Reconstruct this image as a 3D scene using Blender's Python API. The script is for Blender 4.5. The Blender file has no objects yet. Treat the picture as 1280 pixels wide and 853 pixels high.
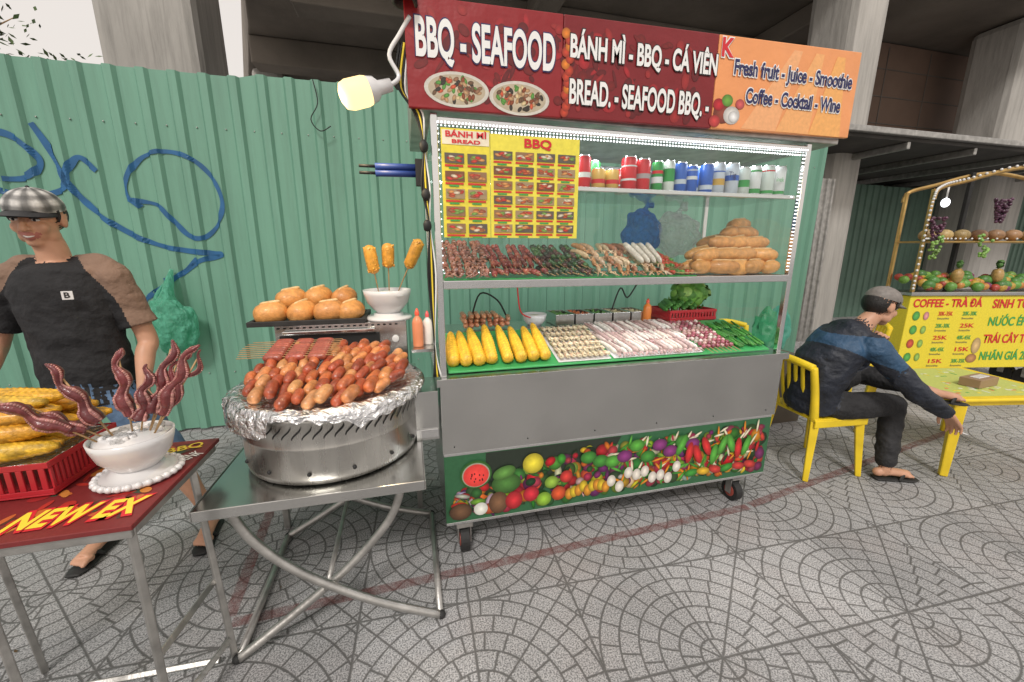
import bpy, math, random
from mathutils import Vector, Matrix, noise
from mathutils.kdtree import KDTree
R=random.Random(7)
S=bpy.context.scene
pi=math.pi
# ------------------------------------------------------------ materials
MATS={}
def nodes(name):
    m=bpy.data.materials.new(name);m.use_nodes=True
    nt=m.node_tree;b=nt.nodes['Principled BSDF'];return m,nt,b
def mat(name,col=(.5,.5,.5),rough=.6,metal=0,var=.15,scale=6,bump=.1,bscale=40,attr=False,stretch=None,trans=0,emit=None,estr=0,coat=0,sss=0,rvar=0,dist=.01,streak=0):
    m,nt,b=nodes(name);L=nt.links;N=nt.nodes
    tc=N.new('ShaderNodeTexCoord');mp=N.new('ShaderNodeMapping');L.new(tc.outputs['Object'],mp.inputs[0])
    if stretch: mp.inputs['Scale'].default_value=stretch
    n1=N.new('ShaderNodeTexNoise');n1.inputs['Scale'].default_value=scale;n1.inputs['Detail'].default_value=6;L.new(mp.outputs[0],n1.inputs['Vector'])
    mr=N.new('ShaderNodeMapRange');mr.inputs[1].default_value=.25;mr.inputs[2].default_value=.75;mr.inputs[3].default_value=1-var;mr.inputs[4].default_value=1+var;L.new(n1.outputs[0],mr.inputs[0])
    fac=mr.outputs[0]
    if streak:
        mp2=N.new('ShaderNodeMapping');mp2.inputs['Scale'].default_value=(1,1,.06);L.new(tc.outputs['Object'],mp2.inputs[0])
        n3=N.new('ShaderNodeTexNoise');n3.inputs['Scale'].default_value=14;n3.inputs['Detail'].default_value=7;n3.inputs['Roughness'].default_value=.7;L.new(mp2.outputs[0],n3.inputs['Vector'])
        m3=N.new('ShaderNodeMapRange');m3.inputs[1].default_value=.45;m3.inputs[2].default_value=.75;m3.inputs[3].default_value=1;m3.inputs[4].default_value=1-streak;L.new(n3.outputs[0],m3.inputs[0])
        mm=N.new('ShaderNodeMath');mm.operation='MULTIPLY';L.new(fac,mm.inputs[0]);L.new(m3.outputs[0],mm.inputs[1]);fac=mm.outputs[0]
    mx=N.new('ShaderNodeVectorMath');mx.operation='SCALE'
    if attr:
        a=N.new('ShaderNodeAttribute');a.attribute_name='Col';L.new(a.outputs['Color'],mx.inputs[0])
    else: mx.inputs[0].default_value=col[:3]
    L.new(fac,mx.inputs['Scale']);L.new(mx.outputs[0],b.inputs['Base Color'])
    b.inputs['Roughness'].default_value=rough;b.inputs['Metallic'].default_value=metal
    if rvar:
        m2=N.new('ShaderNodeMapRange');m2.inputs[3].default_value=max(.03,rough-rvar);m2.inputs[4].default_value=min(1,rough+rvar);L.new(n1.outputs[0],m2.inputs[0]);L.new(m2.outputs[0],b.inputs['Roughness'])
    if bump:
        n2=N.new('ShaderNodeTexNoise');n2.inputs['Scale'].default_value=bscale;n2.inputs['Detail'].default_value=4;L.new(mp.outputs[0],n2.inputs['Vector'])
        bp=N.new('ShaderNodeBump');bp.inputs['Strength'].default_value=bump;bp.inputs['Distance'].default_value=dist;L.new(n2.outputs[0],bp.inputs['Height']);L.new(bp.outputs[0],b.inputs['Normal'])
    if emit: b.inputs['Emission Color'].default_value=(*emit,1);b.inputs['Emission Strength'].default_value=estr
    if coat: b.inputs['Coat Weight'].default_value=coat;b.inputs['Coat Roughness'].default_value=.15
    if sss: b.inputs['Subsurface Weight'].default_value=sss;b.inputs['Subsurface Radius'].default_value=(.02,.01,.005)
    MATS[name]=m;return m
mat('food',attr=True,rough=.42,var=.28,scale=45,bump=.35,bscale=160,coat=.15)
mat('foodwet',attr=True,rough=.28,var=.3,scale=60,bump=.3,bscale=120,coat=.3)
mat('leaf',attr=True,rough=.55,var=.25,scale=50,bump=.2,bscale=90)
mat('printed',attr=True,rough=.45,var=.1,scale=60,bump=.03)
mat('banner',attr=True,rough=.38,var=.08,scale=5,bump=.5,bscale=5,dist=.03)
mat('paint',attr=True,rough=.45,var=.08,scale=8,bump=.05)
mat('plastic',attr=True,rough=.35,var=.06,scale=12,bump=.03,coat=.1)
mat('chairplastic',attr=True,rough=.42,var=.16,scale=7,bump=.08,bscale=50)
mat('ceramic',(.70,.69,.69),rough=.22,var=.05,bump=.05,bscale=12,coat=.4)
mat('steel',(.57,.57,.555),rough=.23,metal=1,var=.08,scale=2.5,bump=.10,bscale=2.2,rvar=.12,dist=.05)
mat('steel_v',(.60,.585,.55),rough=.28,metal=1,var=.12,scale=3,bump=.04,bscale=12,stretch=(6,6,1),rvar=.14)
mat('tube_steel',(.44,.43,.41),rough=.40,metal=.85,var=.3,scale=14,bump=.15,bscale=60)
mat('brass',(.55,.36,.13),rough=.32,metal=.9,var=.2,scale=10,bump=.08)
mat('chrome',(.75,.75,.75),rough=.15,metal=1,var=.05,bump=.03)
mat('foil',(.82,.82,.83),rough=.24,metal=1,var=.1,bump=.9,bscale=38,dist=.02)
mat('dark',(.012,.012,.012),rough=.6,var=.3,bump=.1)
mat('rubber',(.02,.02,.02),rough=.7,var=.4,scale=20,bump=.2)
mat('wood',(.45,.28,.13),rough=.6,var=.25,scale=20)
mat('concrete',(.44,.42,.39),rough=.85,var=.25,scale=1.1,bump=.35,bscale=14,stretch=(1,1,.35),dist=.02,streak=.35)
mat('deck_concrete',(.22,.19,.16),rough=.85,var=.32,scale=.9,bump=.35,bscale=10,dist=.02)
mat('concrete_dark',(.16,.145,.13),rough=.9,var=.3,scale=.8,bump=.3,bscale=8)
mat('brown_clad',(.20,.13,.095),rough=.7,var=.2,scale=1,bump=.2,bscale=5)
mat('skin',(.52,.28,.18),rough=.5,var=.12,scale=14,bump=.12,bscale=120,sss=.08,dist=.003)
mat('lips',(.42,.15,.12),rough=.4,var=.1)
mat('hair',(.012,.01,.009),rough=.5,var=.4,scale=80,bump=.6,bscale=200)
mat('shirt_black',(.014,.014,.016),rough=.85,var=.3,scale=9,bump=.8,bscale=8,dist=.05)
mat('shirt_tan',(.22,.14,.10),rough=.85,var=.2,scale=9,bump=.7,bscale=10,dist=.04)
mat('jeans',(.10,.17,.28),rough=.85,var=.35,scale=12,bump=.5,bscale=18,dist=.02)
mat('jacket_navy',(.013,.017,.028),rough=.6,var=.4,scale=8,bump=.9,bscale=8,dist=.05)
mat('jacket_blue',(.022,.065,.13),rough=.6,var=.3,scale=8,bump=.9,bscale=8,dist=.05)
mat('trouser_black',(.018,.018,.02),rough=.8,var=.4,scale=8,bump=.9,bscale=8,dist=.05)
mat('eye',(.7,.68,.65),rough=.2,var=.03)
mat('led',(.9,.9,.9),emit=(.92,.96,1),estr=2.6).cycles.emission_sampling='NONE'
mat('bulb_glow',(.08,.06,.04),emit=(1,.70,.30),estr=1.9,var=.0,bump=0).cycles.emission_sampling='NONE'
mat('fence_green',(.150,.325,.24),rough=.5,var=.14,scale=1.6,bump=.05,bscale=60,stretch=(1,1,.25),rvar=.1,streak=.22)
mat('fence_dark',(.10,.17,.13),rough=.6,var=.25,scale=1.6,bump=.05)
mat('graffiti',(.015,.10,.24),rough=.5,var=.3,scale=10,bump=.03)
mat('roof_metal',(.05,.045,.04),rough=.7,var=.4,scale=3)
def glassy(name,tint,rough=.02,opac=0,dcol=(1,1,1)):
    m=bpy.data.materials.new(name);m.use_nodes=True;nt=m.node_tree;nt.nodes.clear();N=nt.nodes;L=nt.links
    o=N.new('ShaderNodeOutputMaterial');t=N.new('ShaderNodeBsdfTransparent');t.inputs[0].default_value=(*tint,1)
    g=N.new('ShaderNodeBsdfGlossy');g.inputs['Roughness'].default_value=rough
    lw=N.new('ShaderNodeLayerWeight');lw.inputs[0].default_value=.5
    pw=N.new('ShaderNodeMath');pw.operation='POWER';L.new(lw.outputs['Facing'],pw.inputs[0]);pw.inputs[1].default_value=3
    f=N.new('ShaderNodeMath');f.operation='MULTIPLY_ADD';L.new(pw.outputs[0],f.inputs[0]);f.inputs[1].default_value=.7;f.inputs[2].default_value=.05
    x=N.new('ShaderNodeMixShader');L.new(f.outputs[0],x.inputs[0]);L.new(t.outputs[0],x.inputs[1]);L.new(g.outputs[0],x.inputs[2])
    if opac:
        d=N.new('ShaderNodeBsdfDiffuse');d.inputs[0].default_value=(*dcol,1)
        tl=N.new('ShaderNodeBsdfTranslucent');tl.inputs[0].default_value=(*dcol,1)
        dm=N.new('ShaderNodeMixShader');dm.inputs[0].default_value=.45;L.new(d.outputs[0],dm.inputs[1]);L.new(tl.outputs[0],dm.inputs[2])
        n=N.new('ShaderNodeTexNoise');n.inputs['Scale'].default_value=9;n.inputs['Detail'].default_value=6
        r=N.new('ShaderNodeMapRange');r.inputs[1].default_value=.3;r.inputs[2].default_value=.7;r.inputs[3].default_value=opac*.6;r.inputs[4].default_value=min(1,opac*1.4);L.new(n.outputs[0],r.inputs[0])
        bp=N.new('ShaderNodeBump');bp.inputs['Strength'].default_value=1;bp.inputs['Distance'].default_value=.05;L.new(n.outputs[0],bp.inputs['Height']);L.new(bp.outputs[0],g.inputs['Normal']);L.new(bp.outputs[0],d.inputs['Normal'])
        y=N.new('ShaderNodeMixShader');L.new(r.outputs[0],y.inputs[0]);L.new(x.outputs[0],y.inputs[1]);L.new(dm.outputs[0],y.inputs[2]);L.new(y.outputs[0],o.inputs[0])
    else: L.new(x.outputs[0],o.inputs[0])
    MATS[name]=m
glassy('glass',(.96,.985,.975))
glassy('bag_blue',(.5,.75,1),rough=.25,opac=.7,dcol=(.06,.30,.70))
glassy('bag_clear',(.97,.97,.97),rough=.2,opac=.35,dcol=(.85,.85,.85))
glassy('bag_green',(.6,.95,.8),rough=.25,opac=.7,dcol=(.20,.62,.45))
# paving
def paving():
    m,nt,b=nodes('paving');L=nt.links;N=nt.nodes
    def M(op,a,bb=None,c=None):
        n=N.new('ShaderNodeMath');n.operation=op
        for i,v in enumerate((a,bb,c)):
            if v is None: continue
            if isinstance(v,(int,float)): n.inputs[i].default_value=v
            else: L.new(v,n.inputs[i])
        return n.outputs[0]
    tc=N.new('ShaderNodeTexCoord');mp=N.new('ShaderNodeMapping');L.new(tc.outputs['Object'],mp.inputs[0])
    mp.inputs['Rotation'].default_value=(0,0,math.radians(2));mp.inputs['Location'].default_value=(-.13,-.1,0)
    sp=N.new('ShaderNodeSeparateXYZ');L.new(mp.outputs[0],sp.inputs[0])
    T=.455
    x=M('DIVIDE',sp.outputs[0],T);y=M('DIVIDE',sp.outputs[1],T)
    u=M('PINGPONG',x,1);v=M('PINGPONG',y,1)
    r=M('SQRT',M('ADD',M('MULTIPLY',u,u),M('MULTIPLY',v,v)))
    K=6.0
    rk=M('MULTIPLY',r,K);ring=M('FLOOR',rk);fr=M('FRACT',rk)
    dring=M('MULTIPLY',M('MINIMUM',fr,M('SUBTRACT',1,fr)),1/K)
    th=M('DIVIDE',M('ARCTAN2',v,u),pi/2)
    nseg=M('ADD',M('MULTIPLY',ring,1.0),2)
    a=M('ADD',M('MULTIPLY',th,nseg),M('MULTIPLY',M('MODULO',ring,2),.5))
    fa=M('FRACT',a)
    drad=M('MULTIPLY',M('DIVIDE',M('MINIMUM',fa,M('SUBTRACT',1,fa)),nseg),M('MULTIPLY',r,pi/2))
    edge=M('MINIMUM',M('MINIMUM',u,v),M('MINIMUM',M('SUBTRACT',1,u),M('SUBTRACT',1,v)))
    nz=N.new('ShaderNodeTexNoise');nz.inputs['Scale'].default_value=60;L.new(tc.outputs['Object'],nz.inputs['Vector'])
    wob=M('MULTIPLY',M('SUBTRACT',nz.outputs[0],.5),.012)
    d=M('ADD',M('MINIMUM',M('MINIMUM',dring,drad),M('MULTIPLY',edge,.8)),wob)
    mask=N.new('ShaderNodeMapRange');mask.inputs[1].default_value=.004;mask.inputs[2].default_value=.013;L.new(d,mask.inputs[0])
    ns=N.new('ShaderNodeTexNoise');ns.inputs['Scale'].default_value=170;ns.inputs['Detail'].default_value=3;L.new(tc.outputs['Object'],ns.inputs['Vector'])
    cr=N.new('ShaderNodeValToRGB');cr.color_ramp.elements[0].position=.38;cr.color_ramp.elements[0].color=(.15,.15,.155,1);cr.color_ramp.elements[1].position=.60;cr.color_ramp.elements[1].color=(.48,.478,.48,1);L.new(ns.outputs[0],cr.inputs[0])
    nl=N.new('ShaderNodeTexNoise');nl.inputs['Scale'].default_value=1.3;nl.inputs['Detail'].default_value=8;nl.inputs['Roughness'].default_value=.65;L.new(tc.outputs['Object'],nl.inputs['Vector'])
    ml=N.new('ShaderNodeMapRange');ml.inputs[1].default_value=.3;ml.inputs[2].default_value=.7;ml.inputs[3].default_value=.72;ml.inputs[4].default_value=1.15;L.new(nl.outputs[0],ml.inputs[0])
    wn=N.new('ShaderNodeTexWhiteNoise');wn.noise_dimensions='2D';cb=N.new('ShaderNodeCombineXYZ');L.new(M('FLOOR',x),cb.inputs[0]);L.new(M('FLOOR',y),cb.inputs[1]);L.new(cb.outputs[0],wn.inputs['Vector'])
    tt=M('MULTIPLY',ml.outputs[0],M('ADD',M('MULTIPLY',wn.outputs[0],.22),.87))
    nr=N.new('ShaderNodeTexNoise');nr.inputs['Scale'].default_value=2.1;nr.inputs['Detail'].default_value=5;L.new(tc.outputs['Object'],nr.inputs['Vector'])
    rr=N.new('ShaderNodeMapRange');rr.inputs[1].default_value=.5;rr.inputs[2].default_value=.75;rr.inputs[3].default_value=0;rr.inputs[4].default_value=.35;L.new(nr.outputs[0],rr.inputs[0])
    mix=N.new('ShaderNodeMix');mix.data_type='RGBA';L.new(mask.outputs[0],mix.inputs[0]);mix.inputs[6].default_value=(.12,.118,.115,1);L.new(cr.outputs[0],mix.inputs[7])
    mixr=N.new('ShaderNodeMix');mixr.data_type='RGBA';mixr.blend_type='MULTIPLY';L.new(rr.outputs[0],mixr.inputs[0]);L.new(mix.outputs[2],mixr.inputs[6]);mixr.inputs[7].default_value=(1,.86,.80,1)
    sc=N.new('ShaderNodeVectorMath');sc.operation='SCALE';L.new(mixr.outputs[2],sc.inputs[0]);L.new(tt,sc.inputs['Scale']);L.new(sc.outputs[0],b.inputs['Base Color'])
    b.inputs['Roughness'].default_value=.7
    bp=N.new('ShaderNodeBump');bp.inputs['Strength'].default_value=.5;bp.inputs['Distance'].default_value=.004;L.new(M('ADD',mask.outputs[0],M('MULTIPLY',ns.outputs[0],.3)),bp.inputs['Height']);L.new(bp.outputs[0],b.inputs['Normal'])
    MATS['paving']=m
paving()
def redpaint():
    m,nt,b=nodes('worn_red_paint');L=nt.links;N=nt.nodes
    n=N.new('ShaderNodeTexNoise');n.inputs['Scale'].default_value=22;n.inputs['Detail'].default_value=9;n.inputs['Roughness'].default_value=.7
    tc=N.new('ShaderNodeTexCoord');L.new(tc.outputs['Object'],n.inputs['Vector'])
    r=N.new('ShaderNodeMapRange');r.inputs[1].default_value=.35;r.inputs[2].default_value=.68;r.inputs[3].default_value=.15;r.inputs[4].default_value=.70;L.new(n.outputs[0],r.inputs[0]);L.new(r.outputs[0],b.inputs['Alpha'])
    b.inputs['Base Color'].default_value=(.22,.09,.085,1);b.inputs['Roughness'].default_value=.8;MATS['red_paint']=m
redpaint()
# ------------------------------------------------------------ geometry lib
def cr(pts,rads,k):
    P=[Vector(p) for p in pts];n=len(P)
    if isinstance(rads,(int,float)): rads=[rads]*n
    if n<2 or k<=1: return P,list(rads)
    oP=[];oR=[]
    for i in range(n-1):
        p0=P[max(i-1,0)];p1=P[i];p2=P[i+1];p3=P[min(i+2,n-1)]
        for j in range(k):
            t=j/k;t2=t*t;t3=t2*t
            oP.append(.5*((2*p1)+(-p0+p2)*t+(2*p0-5*p1+4*p2-p3)*t2+(-p0+3*p1-3*p2+p3)*t3))
            s=t*t*(3-2*t);oR.append(rads[i]*(1-s)+rads[i+1]*s)
    oP.append(P[-1]);oR.append(rads[-1]);return oP,oR
class Part:
    def __init__(s): s.v=[];s.f=[];s.m=[];s.sm=[];s.c=[];s.mats=[]
    def mi(s,n):
        if n not in s.mats: s.mats.append(n)
        return s.mats.index(n)
    def add(s,vs,fs,m,col=(1,1,1),smooth=False,cols=None):
        o=len(s.v);s.v+= [Vector(v) for v in vs];k=s.mi(m)
        s.f+=[tuple(i+o for i in f) for f in fs];s.m+=[k]*len(fs);s.sm+=[smooth]*len(fs)
        s.c+= cols if cols else [col]*len(vs)
    def box(s,c,sz,m,col=(1,1,1),rot=None):
        c=Vector(c);h=Vector(sz)/2;vs=[]
        for z in(-1,1):
            for y in(-1,1):
                for x in(-1,1):
                    p=Vector((x*h.x,y*h.y,z*h.z))
                    if rot is not None: p=rot@p
                    vs.append(c+p)
        s.add(vs,[(0,2,3,1),(4,5,7,6),(0,1,5,4),(2,6,7,3),(0,4,6,2),(1,3,7,5)],m,col)
    def bm(s,a,b,m,col=(1,1,1)):
        a=Vector(a);b=Vector(b);s.box((a+b)/2,[abs(x) for x in (b-a)],m,col)
    def tube(s,pts,rads,m,col=(1,1,1),n=10,sub=1,side=None,ell=1,smooth=True,cap=True,cols=None):
        P,Rr=cr(pts,rads,sub);N=len(P)
        if isinstance(ell,(list,tuple)): _,E=cr(pts,list(ell),sub)
        else: E=[ell]*N
        vs=[];cc=[];prev=None
        for i,p in enumerate(P):
            t=(P[min(i+1,N-1)]-P[max(i-1,0)])
            if t.length<1e-9: t=Vector((0,0,1))
            t.normalize()
            ref=Vector(side) if side else (prev if prev else (Vector((0,0,1)) if abs(t.z)<.9 else Vector((1,0,0))))
            a=ref-t*ref.dot(t)
            if a.length<1e-5: a=t.orthogonal()
            a.normalize();b=t.cross(a);prev=a
            for k in range(n):
                an=2*pi*k/n;vs.append(p+a*math.cos(an)*Rr[i]+b*math.sin(an)*Rr[i]*E[i])
            if cols: cc+=[cols(i/(N-1),k2/n) for k2 in range(n)]
        fs=[]
        for i in range(N-1):
            j=i+1
            for k in range(n):
                fs.append((i*n+k,i*n+(k+1)%n,j*n+(k+1)%n,j*n+k))
        if cap: fs+= [tuple(range(n-1,-1,-1)),tuple((N-1)*n+k for k in range(n))]
        s.add(vs,fs,m,col,smooth,cc if cols else None)
    def saus(s,p0,p1,r,m,col,bend=0,n=10,taper=0,ell=1,cols=None,side=None):
        p0=Vector(p0);p1=Vector(p1);d=p1-p0;up=Vector((0,0,1));ts=[0,.03,.09,.2,.38,.62,.8,.91,.97,1];rf=[.08,.5,.82,.97,1,1,.97,.82,.5,.08]
        pts=[p0+d*t+up*bend*math.sin(pi*t)*d.length for t in ts]
        s.tube(pts,[r*f*(1-taper*t) for f,t in zip(rf,ts)],m,col,n,ell=ell,cols=cols,side=side)
    def ball(s,c,r,m,col=(1,1,1),n=12,k=8,rot=None,jit=0,js=8,half=False):
        if isinstance(r,(int,float)): r=(r,r,r)
        c=Vector(c);vs=[];fs=[];off=Vector((R.random()*50,0,0))
        for i in range(k+1):
            ph=pi*i/k*(.5 if half else 1)
            for j in range(n):
                th=2*pi*j/n;u=Vector((math.sin(ph)*math.cos(th),math.sin(ph)*math.sin(th),math.cos(ph)))
                q=1+(jit*noise.noise(u*js*.3+off)*2 if jit else 0)
                p=Vector((u.x*r[0]*q,u.y*r[1]*q,u.z*r[2]*q))
                if rot is not None: p=rot@p
                vs.append(c+p)
        for i in range(k):
            for j in range(n): fs.append((i*n+j,(i+1)*n+j,(i+1)*n+(j+1)%n,i*n+(j+1)%n))
        s.add(vs,fs,m,col,True)
    def lathe(s,c,prof,m,col=(1,1,1),n=32,smooth=True,rot=None):
        c=Vector(c);vs=[];fs=[]
        for i,(r,z) in enumerate(prof):
            for j in range(n):
                th=2*pi*j/n
                p=Vector((r*math.cos(th),r*math.sin(th),z))
                if rot is not None:p=rot@p
                vs.append(c+p)
        for i in range(len(prof)-1):
            for j in range(n): fs.append((i*n+j,i*n+(j+1)%n,(i+1)*n+(j+1)%n,(i+1)*n+j))
        s.add(vs,fs,m,col,smooth)
    def poly(s,pts,m,col=(1,1,1)): s.add(pts,[tuple(range(len(pts)))],m,col)
    def disc(s,x,z,y,rx,rz,col,ang=0,m='printed',n=16,edge=.55):
        vs=[Vector((x,y,z))]
        for k in range(n):
            a=2*pi*k/n;p=rx*math.cos(a);q=rz*math.sin(a);vs.append(Vector((x+p*math.cos(ang)-q*math.sin(ang),y,z+p*math.sin(ang)+q*math.cos(ang))))
        s.add(vs,[(0,1+(k+1)%n,1+k) for k in range(n)],m,cols=[tuple(min(1,c*1.25) for c in col)]+[tuple(c*edge for c in col)]*n)
def mesh_from(part,name,o):
    me=bpy.data.meshes.new(name);me.from_pydata([v-o for v in part.v],[],part.f)
    for mm in part.mats: me.materials.append(MATS[mm])
    me.polygons.foreach_set('material_index',part.m);me.polygons.foreach_set('use_smooth',part.sm)
    ca=me.color_attributes.new('Col','FLOAT_COLOR','POINT')
    flat=[]
    for c in part.c: flat+= [c[0],c[1],c[2],1]
    ca.data.foreach_set('color',flat);me.update();return me
class Thing:
    def __init__(s,name,o=(0,0,0),parent=None):
        s.o=Vector(o);s.e=bpy.data.objects.new(name,None);S.collection.objects.link(s.e);s.e.location=s.o;s.e.empty_display_size=.1;s.p={}
    def part(s,n,bevel=0):
        if n not in s.p: s.p[n]=(Part(),bevel)
        return s.p[n][0]
    def done(s):
        for n,(p,bv) in s.p.items():
            if not p.v: continue
            me=mesh_from(p,n,s.o);ob=bpy.data.objects.new(n,me);S.collection.objects.link(ob);ob.parent=s.e
            if bv:
                md=ob.modifiers.new('b','BEVEL');md.width=bv;md.segments=2;md.limit_method='ANGLE'
        return s
    def text(s,body,x0,x1,zc,h,y,m,off=0,rot=(pi/2,0,0),loc=None,name='lettering',shear=0):
        c=bpy.data.curves.new(name,'FONT');c.body=body;c.size=h/.73;c.align_x='CENTER';c.align_y='CENTER';c.offset=off;c.shear=shear
        c.materials.append(MATS[m]);ob=bpy.data.objects.new(name,c);S.collection.objects.link(ob)
        bpy.context.view_layer.update();w=ob.dimensions.x or 1
        ob.rotation_euler=rot;ob.scale=((x1-x0)/w,1,1);ob.parent=s.e
        ob.location=(Vector(loc) if loc else Vector(((x0+x1)/2,y,zc)))-s.o;return ob
for n,c in dict(ink_white=(.82,.82,.8),ink_red=(.62,.02,.03),ink_yellow=(.85,.65,.05),ink_navy=(.02,.02,.10),ink_black=(.02,.02,.02),ink_green=(.05,.35,.08),ink_orange=(.85,.28,.04)).items(): mat(n,c,rough=.5,var=.04,bump=0)
def jit(c,a=.15):
    q=1+R.uniform(-a,a);return (c[0]*q,c[1]*q*(1+R.uniform(-a,a)*.3),c[2]*q)
# ------------------------------------------------------------ ground
g=Thing('pavement');g.part('paving_sheet').poly([(-150,-100,0),(150,-100,0),(150,200,0),(-150,200,0)],'paving')
rp=g.part('worn_red_lines')
def strip(P,a,b,w,z=.004,m='red_paint'):
    a=Vector((*a,z));b=Vector((*b,z));d=(b-a).normalized();n=Vector((-d.y,d.x,0))*w/2
    P.poly([a-n,b-n,b+n,a+n],m)
strip(rp,(-.78,1.60),(1.9,1.70),.05);strip(rp,(1.93,1.71),(4.6,2.15),.05);strip(rp,(-.80,1.63),(-.90,2.9),.05)
lt=g.part('leaf_litter')
for i in range(60):
    x=R.uniform(-2.5,5);yy=R.uniform(1.0,3.7);a=R.uniform(0,6.28);sz=R.uniform(.004,.012);q=Vector((x,yy,.006));u=Vector((math.cos(a),math.sin(a),.1))*sz;w_=Vector((-math.sin(a),math.cos(a),.15))*sz*.5
    lt.add([q-u,q+w_,q+u,q-w_],[(0,1,2,3)],'leaf',R.choice([(.12,.07,.03),(.25,.2,.12),(.4,.38,.32),(.08,.07,.05)]))
g.done()
# ------------------------------------------------------------ fence
def fy(x,d=.028,p=.19):
    t=(x/p)%1
    if t<.55: return 0
    if t<.65: return -d*(t-.55)/.1
    if t<.90: return -d
    return -d*(1-(t-.90)/.1)
FY=3.76
def corr(name,x0,x1,y,z0,ztop,m,p=.19,d=.028,var=.015):
    T=Thing(name,((x0+x1)/2,y,0));P=T.part('corrugated_sheets');xs=[];k=math.floor(x0/p)
    while k*p<x1:
        for t in(0,.55,.65,.90):
            xx=(k+t)*p
            if x0<=xx<=x1: xs.append(xx)
        k+=1
    vs=[];fs=[];rr=random.Random(3)
    tops={}
    for xx in xs:
        pn=int(xx//1.14);
        if pn not in tops: tops[pn]=rr.uniform(-var,var)
        for z in (z0,1.3,ztop(xx)+tops[pn]):
            vs.append((xx,y+fy(xx,d,p)+ .012*math.sin(xx*1.7+z),z))
    for i in range(len(xs)-1):
        for q in(0,1): fs.append((i*3+q,(i+1)*3+q,(i+1)*3+q+1,i*3+q+1))
    P.add(vs,fs,m)
    return T
T=corr('corrugated_fence',-9,4.62,FY,0.02,lambda x:2.79+.005*x,'fence_green')
P=T.part('rails')
for z in(.5,2.4): P.bm((-9,FY+.03,z-.025),(4.6,FY+.07,z+.025),'tube_steel')
for i in range(-9,5): P.bm((i,FY+.07,0),(i+.05,FY+.12,2.7),'tube_steel')
for i in range(-47,24):
    for z in (.5,2.4): P.ball(((i+.3)*.19,FY-.003+.012*math.sin((i+.3)*.19*1.7+z),z),.006,'tube_steel',n=6,k=4)
P.tube([(-.62,3.70,2.78),(-.60,3.70,2.62),(-.66,3.70,2.50),(-.60,3.70,2.42),(-.52,3.70,2.46)],.004,'dark',n=6,sub=5)
G=T.part('graffiti')
def graf(pts,w):
    P2,_=cr([(p[0],0,p[1]) for p in pts],.01,14);vs=[];fs=[]
    for i,p in enumerate(P2):
        t=(P2[min(i+1,len(P2)-1)]-P2[max(i-1,0)]).normalized();n=Vector((-t.z,0,t.x))
        ww=w*(.8+.35*noise.noise(Vector((i*.12,w*90,0))))
        for k in range(5):
            q=p+n*ww*(k/2-1);vs.append((q.x,FY+fy(q.x)+.012*math.sin(q.x*1.7+q.z)-.004,q.z))
    for i in range(len(P2)-1):
        for k in range(4): fs.append((i*5+k,(i+1)*5+k,(i+1)*5+k+1,i*5+k+1))
    G.add(vs,fs,'graffiti')
graf([(-2.45,2.36),(-2.38,2.2),(-2.30,1.95),(-2.2,1.80),(-2.05,1.66),(-1.85,1.55),(-1.65,1.5),(-1.47,1.48),(-1.44,1.46),(-1.58,1.42),(-1.75,1.3),(-2.0,1.12)],.024)
graf([(-1.90,1.82),(-1.97,1.9),(-1.94,2.04),(-1.84,2.17),(-1.68,2.22),(-1.52,2.17),(-1.40,2.03),(-1.36,1.86),(-1.42,1.70),(-1.53,1.6),(-1.63,1.62),(-1.72,1.74),(-1.80,1.84),(-1.97,1.87)],.020)
graf([(-2.9,2.30),(-2.6,2.28),(-2.45,2.12),(-2.55,2.0),(-2.8,1.98),(-2.6,1.88),(-2.35,1.93),(-2.3,2.06),(-2.22,2.15),(-2.12,2.06)],.024)
graf([(-1.60,1.44),(-1.75,1.30),(-1.85,1.28)],.016)
T.done()
# ------------------------------------------------------------ viaduct
V=Thing('concrete_viaduct',(8,12,0))
D=V.part('deck',.03)
def prism(P,poly,z0,z1,m):
    n=len(poly);vs=[(x,y,z0) for x,y in poly]+[(x,y,z1) for x,y in poly]
    P.add(vs,[tuple(range(n-1,-1,-1)),tuple(range(n,2*n))]+[(i,(i+1)%n,n+(i+1)%n,n+i) for i in range(n)],m)
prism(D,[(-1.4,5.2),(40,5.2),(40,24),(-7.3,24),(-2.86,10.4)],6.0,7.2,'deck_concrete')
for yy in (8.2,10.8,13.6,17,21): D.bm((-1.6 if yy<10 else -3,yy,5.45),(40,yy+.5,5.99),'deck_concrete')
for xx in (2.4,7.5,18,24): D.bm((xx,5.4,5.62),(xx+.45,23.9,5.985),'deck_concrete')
C=V.part('columns',.14)
def column(xa,xb,ya,yb,z1): C.bm((xa,ya,0),(xb,yb,z1),'concrete')
column(-4.22,-2.90,7.95,9.2,9);column(-3.5,-2.75,12.4,13.2,5.98);column(6.72,7.35,5.36,6.25,5.99);column(11.9,13.2,6.1,7.0,5.99);column(2.4,3.6,13.4,14.6,5.44)
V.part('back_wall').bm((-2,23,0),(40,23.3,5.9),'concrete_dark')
V.done()
B=Thing('brown_office_building',(12,9,0));P=B.part('walls',.02)
P.bm((10.1,7.65,0),(20,8.15,5.97),'brown_clad')
for j in range(10): P.bm((10.1,7.636,.5+j*.55),(20,7.648,.52+j*.55),'concrete_dark')
for i in range(6): P.bm((10.6+i*1.3,7.636,0),(10.62+i*1.3,7.648,5.9),'concrete_dark')
B.done()
W=Thing('tin_roof_shelter',(9,6,0));P=W.part('roof',.01)
P.bm((5.5,4.6,3.03),(16,9,3.14),'roof_metal');P.bm((5.45,4.52,3.08),(16,4.597,3.16),'tube_steel')
for i in range(8): P.bm((5.66+i*1.4,4.6,2.93),(5.72+i*1.4,9,3.029),'tube_steel')
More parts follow.
